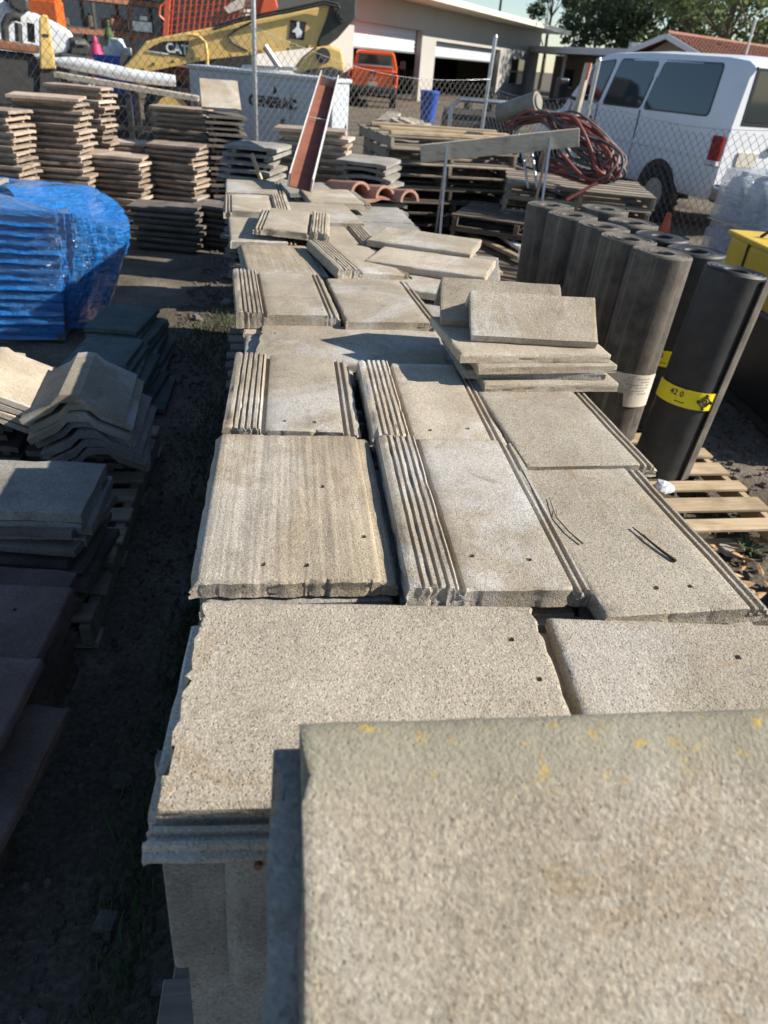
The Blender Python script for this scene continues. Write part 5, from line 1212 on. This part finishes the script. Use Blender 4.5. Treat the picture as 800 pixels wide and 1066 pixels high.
def pallet_piles():
    c = (gp(372, 150, .95)+gp(515, 150, .95))/2
    bx, by = 1.62, 9.55; r = random.Random(8)
    for i in range(8):
        lb = ['bottom', 'second', 'third', 'fourth', 'fifth', 'sixth', 'seventh', 'topmost'][i]
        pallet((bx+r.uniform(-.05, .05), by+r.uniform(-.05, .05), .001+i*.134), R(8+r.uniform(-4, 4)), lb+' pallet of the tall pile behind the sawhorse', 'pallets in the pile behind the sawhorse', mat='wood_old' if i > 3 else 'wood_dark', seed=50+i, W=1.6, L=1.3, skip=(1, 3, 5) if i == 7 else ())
    for i, (x0, y0, x1, y1) in enumerate(((355, 116, 495, 113), (372, 125, 520, 124))):
        a, b = gp(x0, y0, 1.0), gp(x1, y1, 1.0)
    for i, (f, lb) in enumerate(((.3, 'rear pale plank lying on the tall pallet pile'), (.0, 'middle pale plank lying on the tall pallet pile'), (-.32, 'front pale plank lying on the tall pallet pile'))):
        o = MB().box((0, 0, 0), (1.62, .09, .035)).build('plank', M['wood_new'], bevel=.004, loc=(bx+.06*i, by+f*1.5, 1.09), rz=R(5+3*i)); tag(o, lb, 'plank')
    # pile carrying the hoses
    for i in range(6):
        lb = ['bottom', 'second', 'third', 'fourth', 'fifth', 'top'][i]
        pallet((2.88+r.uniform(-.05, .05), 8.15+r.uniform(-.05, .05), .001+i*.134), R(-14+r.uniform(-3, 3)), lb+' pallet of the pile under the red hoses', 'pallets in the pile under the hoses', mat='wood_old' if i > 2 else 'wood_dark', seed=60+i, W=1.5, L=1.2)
    # low dark pallet and lumber between row and rolls
    for i in range(2): pallet((1.75, 6.75, .001+.134*i), R(-30), ('lower' if i == 0 else 'upper')+' dark pallet between the row and the felt rolls', 'low pallets behind the felt rolls', mat='wood_dark', seed=70+i, W=1.3, L=1.0)
    for i in range(4): pallet((2.25, 7.6, .001+.134*i), R(-24), ['bottom', 'second', 'third', 'top'][i]+' dark pallet below the black troughs', 'pallets below the black troughs', mat='wood_dark', seed=80+i, W=1.3, L=1.0)
    for (x0, y0, x1, y1, z, wd, mt, nm, lb) in ((497, 229, 548, 262, .34, .08, 'white_metal', 'metal_strip', 'pale metal strip lying on the low dark pallet'), (488, 243, 548, 272, .31, .07, 'wood_new', 'lumber_strip', 'tan lumber strip beside the pale metal strip'), (470, 252, 520, 285, .29, .07, 'wood_new', 'lumber_strip', 'second tan lumber strip close to the row')):
        a, b = gp(x0, y0, z), gp(x1, y1, z); tag(MB().bar(a, b, wd, .035).build(nm, M[mt], bevel=.004), lb, 'strip')
    # black troughs on the dark pallets
    for i, (x0, y0, x1, y1, z) in enumerate(((524, 176, 590, 200, .66), (512, 186, 575, 214, .60))):
        a, b = gp(x0, y0, z), gp(x1, y1, z); t = thing('black_trough', ['shiny black metal trough end-wrapped in clear plastic', 'lower black metal trough beside the wrapped one'][i], 'trough'); d = (b-a).normalized(); s = d.cross(Vector((0, 0, 1))).normalized()
        MB().bar(a, b, .17, .012).build('base', M['black_plastic'], t)
        for k in (-1, 1): MB().bar(a+s*k*.085+Vector((0, 0, .05)), b+s*k*.085+Vector((0, 0, .05)), .012, .11).build('side', M['black_plastic'], t)
        if i == 0: MB().bar(a+s*.1+Vector((0, 0, .11)), b+s*.1+Vector((0, 0, .11)), .03, .012).build('bright_lip', M['galv'], t)
        for f in (.08, .92): p = a.lerp(b, f); MB().box((p.x, p.y, (p.z+.537)/2), (.08, .08, max(.02, p.z-.537))).build('block', M['wood_dark'], t)
    p = gp(572, 205, .62); V = MB(); rings = []
    for i in range(9):
        f = i/8; q = .11*math.sin(math.pi*min(1, .15+f*.8)); rings.append([(q*math.cos(6.283*k/12)*(1+.25*noise.noise(Vector((k, i*.7, 1)))), -.14+.3*f, q*math.sin(6.283*k/12)*(1+.25*noise.noise(Vector((k*.9, i, 5))))) for k in range(12)])
    o = V.loft(rings).build('plastic_sleeve', M['clear_film'], smooth=60, loc=p, rz=R(40)); tag(o, 'crumpled clear plastic sleeve over the trough end', 'plastic')
    o = MB().box((0, 0, .05), (.16, .1, .1)).build('foam_block', M['label_yellow'], bevel=.02, loc=gp(597, 210, .55), rz=R(30)); tag(o, 'small yellow foam block behind the farthest roll', 'block')
    p = gp(548, 280, .28); rings = []
    for i in range(8):
        f = i/7; q = .10*math.sin(math.pi*(.1+f*.8)); rings.append([(q*math.cos(6.283*k/12)*(1+.3*noise.noise(Vector((k, i, 9)))), q*math.sin(6.283*k/12)*(1+.3*noise.noise(Vector((k, i, 3)))), .26*f) for k in range(12)])
    o = MB().loft(rings).build('plastic_bag', M['clear_film'], smooth=60, loc=(p.x, p.y, .27)); tag(o, 'crumpled clear plastic bag left of the farthest felt roll', 'plastic bag')
pallet_piles()

def sawhorse():
    a, b = gp(438, 162, .93), dp(601, 140, 9.15); b.z = .98; a.z = .93
    a = dp(438, 160, 7.4); b = dp(603, 143, 7.5)
    t = thing('sawhorse', 'grey plank on thin metal sawhorse legs in front of the pallet pile', 'sawhorse')
    MB().bar(a, b, .05, .15).build('beam', M['wood_beam'], t, bevel=.004)
    d = (b-a).normalized(); s = Vector((-d.y, d.x, 0))
    for f in (.17, .82):
        p = a.lerp(b, f)
        for k in (-1, 1):
            q = p+s*k*.28-d*.03*k; MB().bar((p.x+s.x*.03*k, p.y+s.y*.03*k, p.z+.03), (q.x, q.y, 0), .035, .02, d).build('leg', M['galv'], t)
        MB().box((p.x, p.y, p.z+.0), (.09, .075, .17)).build('bracket', M['galv'], t) if False else None
sawhorse()

def hoses():
    r = random.Random(14); top = .82
    for i in range(30):
        s = dp(562+r.uniform(-8, 10), 118+r.uniform(-5, 8), 8.6+r.uniform(-.2, .3)); m = dp(600+r.uniform(-16, 18), 138+r.uniform(-20, 30), 8.3+r.uniform(-.3, .3)); e = dp(636+r.uniform(-22, 16), 166+r.uniform(-12, 14), 8.0+r.uniform(-.25, .25))
        l = dp(625+r.uniform(-12, 16), 186+r.uniform(-6, 6), 7.85+r.uniform(-.1, .2)); l2 = dp(575+r.uniform(-15, 15), 172+r.uniform(-12, 8), 7.9+r.uniform(-.1, .2)); s0 = dp(530+r.uniform(-8, 12), 128+r.uniform(-6, 8), 8.8+r.uniform(-.2, .2))
        pts = [s0, s, m, e, l, l2] if i % 3 else [s, m, e, l]
        for p in pts: p.z = max(p.z, top+.02+r.uniform(0, .05))
        out = []
        for k in range(len(pts)-1):
            p0, p1, p2, p3 = pts[max(k-1, 0)], pts[k], pts[k+1], pts[min(k+2, len(pts)-1)]
            for q in range(7):
                u = q/7; out.append(.5*((2*p1)+(p2-p0)*u+(2*p0-5*p1+4*p2-p3)*u*u+(3*p1-p0-3*p2+p3)*u**3))
        out.append(pts[-1]); red = i % 5 not in (2, 4)
        o = MB().tube(out, .016 if red else .012, 8).build('hose', M['hose_red' if red else 'hose_grey'], smooth=60)
        tag(o, 'faded red rubber hose in the tangle on the pallet pile' if red else 'grey hose in the tangle on the pallet pile', 'hose', 'red hoses in the tangle' if red else 'grey hoses in the tangle')
    # roll of grey sheet the hoses spill from
    a, b = dp(520, 118, 8.9), dp(560, 106, 8.7); o = MB().cyl(a, b, .09, .10, 18).cyl(b, b+(b-a).normalized()*.02, .08, .07, 18).build('drum_roll', M['tile_grey'], smooth=40); tag(o, 'grey round bundle lying at the head of the hoses', 'bundle')
    for i, (x0, x1, x2) in enumerate(((540, 546, 550), (549, 556, 559))):
        pts = [dp(x0, 140, 8.1), dp(x0+3, 152, 8.05), dp(x1, 170, 8.0), dp(x2, 196, 7.95)]; o = MB().tube(pts, .012, 8).build('cable', M['galv'], smooth=60); tag(o, 'pale cable hanging below the plank, %s of the pair' % ('left' if i == 0 else 'right'), 'cable')
    a, b = dp(598, 190, 7.7), dp(618, 178, 7.75); a, b = dp(590, 208, 7.6), dp(622, 190, 7.7); o = MB().cyl(a, b, .016, n=8).build('red_rod', M['hose_red'], smooth=50); tag(o, 'short red rod sticking out below the hoses', 'rod')
hoses()

def leaning_posts():
    a = dp(589, 134, 9.8); b = dp(613, 66, 9.9); a.z = 0; d = (b-a)
    o = MB().bar(a, b, .08, .05).build('wood_post', M['wood_beam'], bevel=.005); tag(o, 'leaning wooden post with reddish top beside the van mirror', 'post')
    o = MB().bar(b-(b-a).normalized()*.16+Vector((0, -.03, 0)), b+Vector((0, -.03, .01)), .06, .012).build('red_flag', M['cone']); tag(o, 'faded red marker on top of the leaning wooden post', 'marker')
    # dark machinery and blue bucket in front of the garage
    p = dp(505, 110, 14.5); p.z = 0; t = thing('compressor', 'dark wheeled machine with pipe frame behind the pallet pile', 'machine', p)
    MB().cyl((-.7, 0, .85), (.5, 0, .85), .28, n=18).build('tank', M['iron'], t, smooth=40); MB().box((0, 0, .45), (1.3, .5, .3)).build('bed', M['iron'], t, bevel=.03)
    MB().tube([(-.65, -.3, .5), (-.65, -.3, 1.15), (-.5, -.3, 1.27), (.35, -.3, 1.27), (.55, -.3, 1.15), (.55, -.3, .5)], .04, 8).build('roll_bar', M['galv'], t, smooth=60)
    MB().cyl((.1, 0, 1.1), (.1, 0, 1.36), .1, n=10).cyl((-.3, 0, 1.1), (-.3, 0, 1.3), .07, n=10).build('engine_head', M['iron'], t)
    for x in (-.5, .5):
        for y in (-.32, .32): wheel(t, (x, y, .3), .3, .16)
    p = dp(447, 104, 28); o = MB().loft([[(math.cos(6.283*k/16)*q, math.sin(6.283*k/16)*q, z) for k in range(16)] for q, z in ((.24, 0), (.32, .85), (.33, .86), (.33, .92), (.28, .93))]).build('blue_bucket', M['blue_plastic'], smooth=40, loc=(p.x, p.y, 0)); tag(o, 'blue plastic drum standing in front of the garage pier', 'drum')
    r = random.Random(6)
    for i in range(6):
        p = dp(405+i*7+r.uniform(-3, 3), 108, 24+r.uniform(-2, 2)); mb = MB(); chunk(mb, (0, 0, 0), r.uniform(.35, .6), .5, r); o = mb.build('rubble_heap', M['tile'], loc=(p.x, p.y, .02)); tag(o, 'pale lump of rubble beside the orange pickup', 'rubble', 'rubble by the pickup')
leaning_posts()

def right_things():
    # cone and boulder
    p = gp(690, 246, .0); p = dp(692, 240, 8.0); t = thing('traffic_cone', 'dirty orange traffic cone beside the standing wheel', 'cone', (p.x, p.y, 0), .3)
    MB().box((0, 0, .015), (.34, .34, .03)).build('base', M['cone'], t, bevel=.008)
    rg = lambda q, z: [(math.cos(6.283*k/20)*q, math.sin(6.283*k/20)*q, z) for k in range(20)]
    MB().loft([rg(.13, .03), rg(.024, .70), rg(.02, .71)]).build('body', M['cone'], t, smooth=40)
    MB().loft([rg(.092, .30), rg(.070, .45)], False).build('reflective_collar', M['white_metal'], t, smooth=40)
    p = dp(712, 230, 8.5); mb = MB(); chunk(mb, (0, 0, 0), .28, 1.2, random.Random(3)); o = mb.build('concrete_lump', M['tile_grey'], loc=(p.x, p.y, .0), bevel=.03); tag(o, 'rounded grey concrete lump under the van bumper', 'rubble')
    # shrink-wrapped water bottles on a pallet
    c = dp(798, 250, 8.0); cx, cy = c.x+.1, c.y+.1
    pallet((cx, cy, .001), R(12), 'lower pallet on the ground below the wrapped water bottles', 'pallets under the bottles', seed=90, W=1.0, L=.9, mat='wood_old')
    pallet((cx, cy, .133), R(11), 'upper pallet directly under the shrink-wrapped water bottles', 'pallets under the bottles', seed=91, W=1.0, L=.9, mat='wood_old')
    Mz = Matrix.Translation((cx, cy, .264)) @ Matrix.Rotation(R(12), 4, 'Z')
    rb = lambda q, z: [(math.cos(6.283*k/12)*q, math.sin(6.283*k/12)*q, z) for k in range(12)]
    me = MB().loft([rb(.128, 0), rb(.135, .02), rb(.135, .10), rb(.127, .115), rb(.135, .13), rb(.135, .28), rb(.10, .36), rb(.035, .385), rb(.032, .43)]).mesh('water_bottle', M['bottle'], 50)
    for k in range(2):
        for i in range(3):
            for j in range(3):
                if k < 1 and i == 1 and j == 1: continue
                o = put(me, (0, 0, 0), label='clear plastic water bottle in the %s layer of the wrapped pallet' % ('bottom', 'top')[k], cat='water bottle', group='water bottles in the %s layer' % ('bottom', 'top')[k], name='water_bottle')
                o.matrix_world = Mz @ Matrix.Translation((-.28+.28*i, -.28+.28*j, .002+k*.445))
        if k < 1: q = MB().box((0, 0, .432+k*.445), (.86, .86, .008)).build('layer_board', M['paper_white']); q.matrix_world = Mz; tag(q, 'cardboard sheet between the two bottle layers', 'cardboard')
    rings = []; per = 96
    for j in range(40):
        z = .0+.885*j/39; row = []
        for a in range(per):
            u = a/per*4; s = int(u); f = u-s; h = .445; cs = [(-h, -h), (h, -h), (h, h), (-h, h)]; A, B = cs[s], cs[(s+1) % 4]; x, y = A[0]*(1-f)+B[0]*f, A[1]*(1-f)+B[1]*f
            pn = -.05*abs(math.sin(math.pi*z/.445))**6*0-.035*(1 if (z % .445) > .36 else 0)+.014*noise.noise(Vector((x*5+z*6, y*5-z*4, z*3)))+.008*noise.noise(Vector((x*15, y*15, z*20)))
            cr = 1-.06*(abs(f-.5)*2)**8
            row.append(Mz @ Vector((x*cr*(1+pn), y*cr*(1+pn), z)))
        rings.append(row)
    top = [Mz @ ((Mz.inverted() @ p)*.0+Vector(((Mz.inverted() @ p).x*.5, (Mz.inverted() @ p).y*.5, .90))) for p in rings[-1]]; rings.append(top)
    o = MB().loft(rings, False).build('stretch_wrap', M['clear_film'], smooth=50); tag(o, 'clear stretch wrap around the pallet of water bottles', 'plastic wrap')
    # yellow and black bin at the right edge
    t = thing('yellow_bin', 'long yellow tote with dark lower body at the right picture edge', 'bin', (2.86, 4.80, 0), R(-3))   # local: -y runs towards the camera
    MB().box((.45, -.75, .80), (.90, 1.5, .33)).build('upper_shell', M['yellow_bin'], t, bevel=.03)
    MB().box((.45, -.75, .36), (.87, 1.46, .56)).build('lower_body', M['black_plastic'], t, bevel=.03); MB().box((.45, -.75, .05), (.8, 1.4, .08)).build('plinth', M['iron'], t)
    MB().box((.45, -.75, .975), (.94, 1.54, .03)).build('lid', M['yellow_bin'], t, bevel=.01)
    for y in (-.28, -.8): MB().box((-.004, y, .80), (.012, .014, .31)).build('panel_seam', M['print_black'], t)
    MB().tube([(.1, -.2, .99), (.14, -.22, 1.04), (.26, -.28, 1.05), (.32, -.3, .99)], .012, 6).build('handle', M['black_plastic'], t)
right_things()

def small_bits():
    r = random.Random(31)
    # scrap plastic, leaves, twigs near the roll pallet
    p = gp(690, 515, .14); mb = MB(); rings = []
    for i in range(7):
        f = i/6; q = .05*math.sin(math.pi*(.12+.8*f)); rings.append([(q*math.cos(6.283*k/10)*(1+1.1*noise.noise(Vector((k, i, 2)))), q*math.sin(6.283*k/10)*(1+1.1*noise.noise(Vector((k*1.3, i*1.7, 8)))), .045*f+.012*noise.noise(Vector((k*2.1, i*1.3, 4)))) for k in range(10)])
    o = mb.loft(rings).build('plastic_scrap', M['clear_scrap'], loc=(p.x+.03, p.y+.05, .13)); tag(o, 'crumpled white plastic scrap at the foot of the black roll', 'plastic scrap')
    for i in range(34):
        q = gp(r.uniform(725, 800), r.uniform(545, 625), .0); a = r.uniform(0, 6.28); s = r.uniform(.018, .045); me = MB().add([(-s, 0, .004), (-s*.3, s*.4, .012), (s*.4, s*.35, .016), (s, 0, .02), (s*.4, -s*.35, .006), (-s*.3, -s*.4, .005), (0, 0, .018)], [(6, 0, 1), (6, 1, 2), (6, 2, 3), (6, 3, 4), (6, 4, 5), (6, 5, 0)])
        o = me.build('dry_leaf', M['leaf_dry'], loc=(q.x, q.y, .012), rz=a); tag(o, 'dry curled leaf on the ground by the roll pallet', 'leaf', 'dry leaves by the roll pallet')
    def twig(pts, rr, lb, mat='twig'):
        mb = MB().tube(pts, [rr*(1-.6*i/(len(pts)-1)) for i in range(len(pts))], 6); m = len(pts)//2; a = Vector(pts[m]); d = Vector(pts[-1])-a
        mb.tube([a, a+d*.4+Vector((d.y, -d.x, .0))*.10], [rr*.5, rr*.25], 5); tag(mb.build('twig', M[mat], smooth=60), lb, 'twig')
    z = ZT+.0075
    twig([gp(x, y, z+q) for x, y, q in ((704, 584, .001), (690, 574, .002), (675, 562, .003), (659, 549, .002))], .0035, 'dark twig lying on the flat right tile')
    twig([gp(x, y, z+q) for x, y, q in ((607, 566, .001), (592, 553, .002), (579, 538, .002), (572, 518, .002))], .0018, 'thin curved twig along the seam left of the flat right tile')
    twig([gp(x, y, .03) for x, y in ((722, 552), (740, 545), (757, 541), (768, 536))], .006, 'bleached white stick by the roll pallet', 'white_metal')
    t = thing('weed_plant', 'small pale weed growing through the litter by the roll pallet', 'weed', gp(778, 575, 0)); mb = MB()
    for i in range(26):
        a = r.uniform(0, 6.28); l = r.uniform(.05, .14); w_ = .006; c = Vector((math.cos(a), math.sin(a), 0)); e = Vector((-c.y, c.x, 0)); u = r.uniform(.5, 1.3)
        mb.add([e*-w_, e*w_, c*l*.5+e*w_+Vector((0, 0, l*.5*u)), c*l*.5-e*w_+Vector((0, 0, l*.5*u)), c*l+Vector((0, 0, l*.55*u))], [(0, 1, 2, 3), (3, 2, 4)])
    mb.build('leaves', M['weed'], t)
    p = gp(620, 420, 1.03)
small_bits()

build_buried()
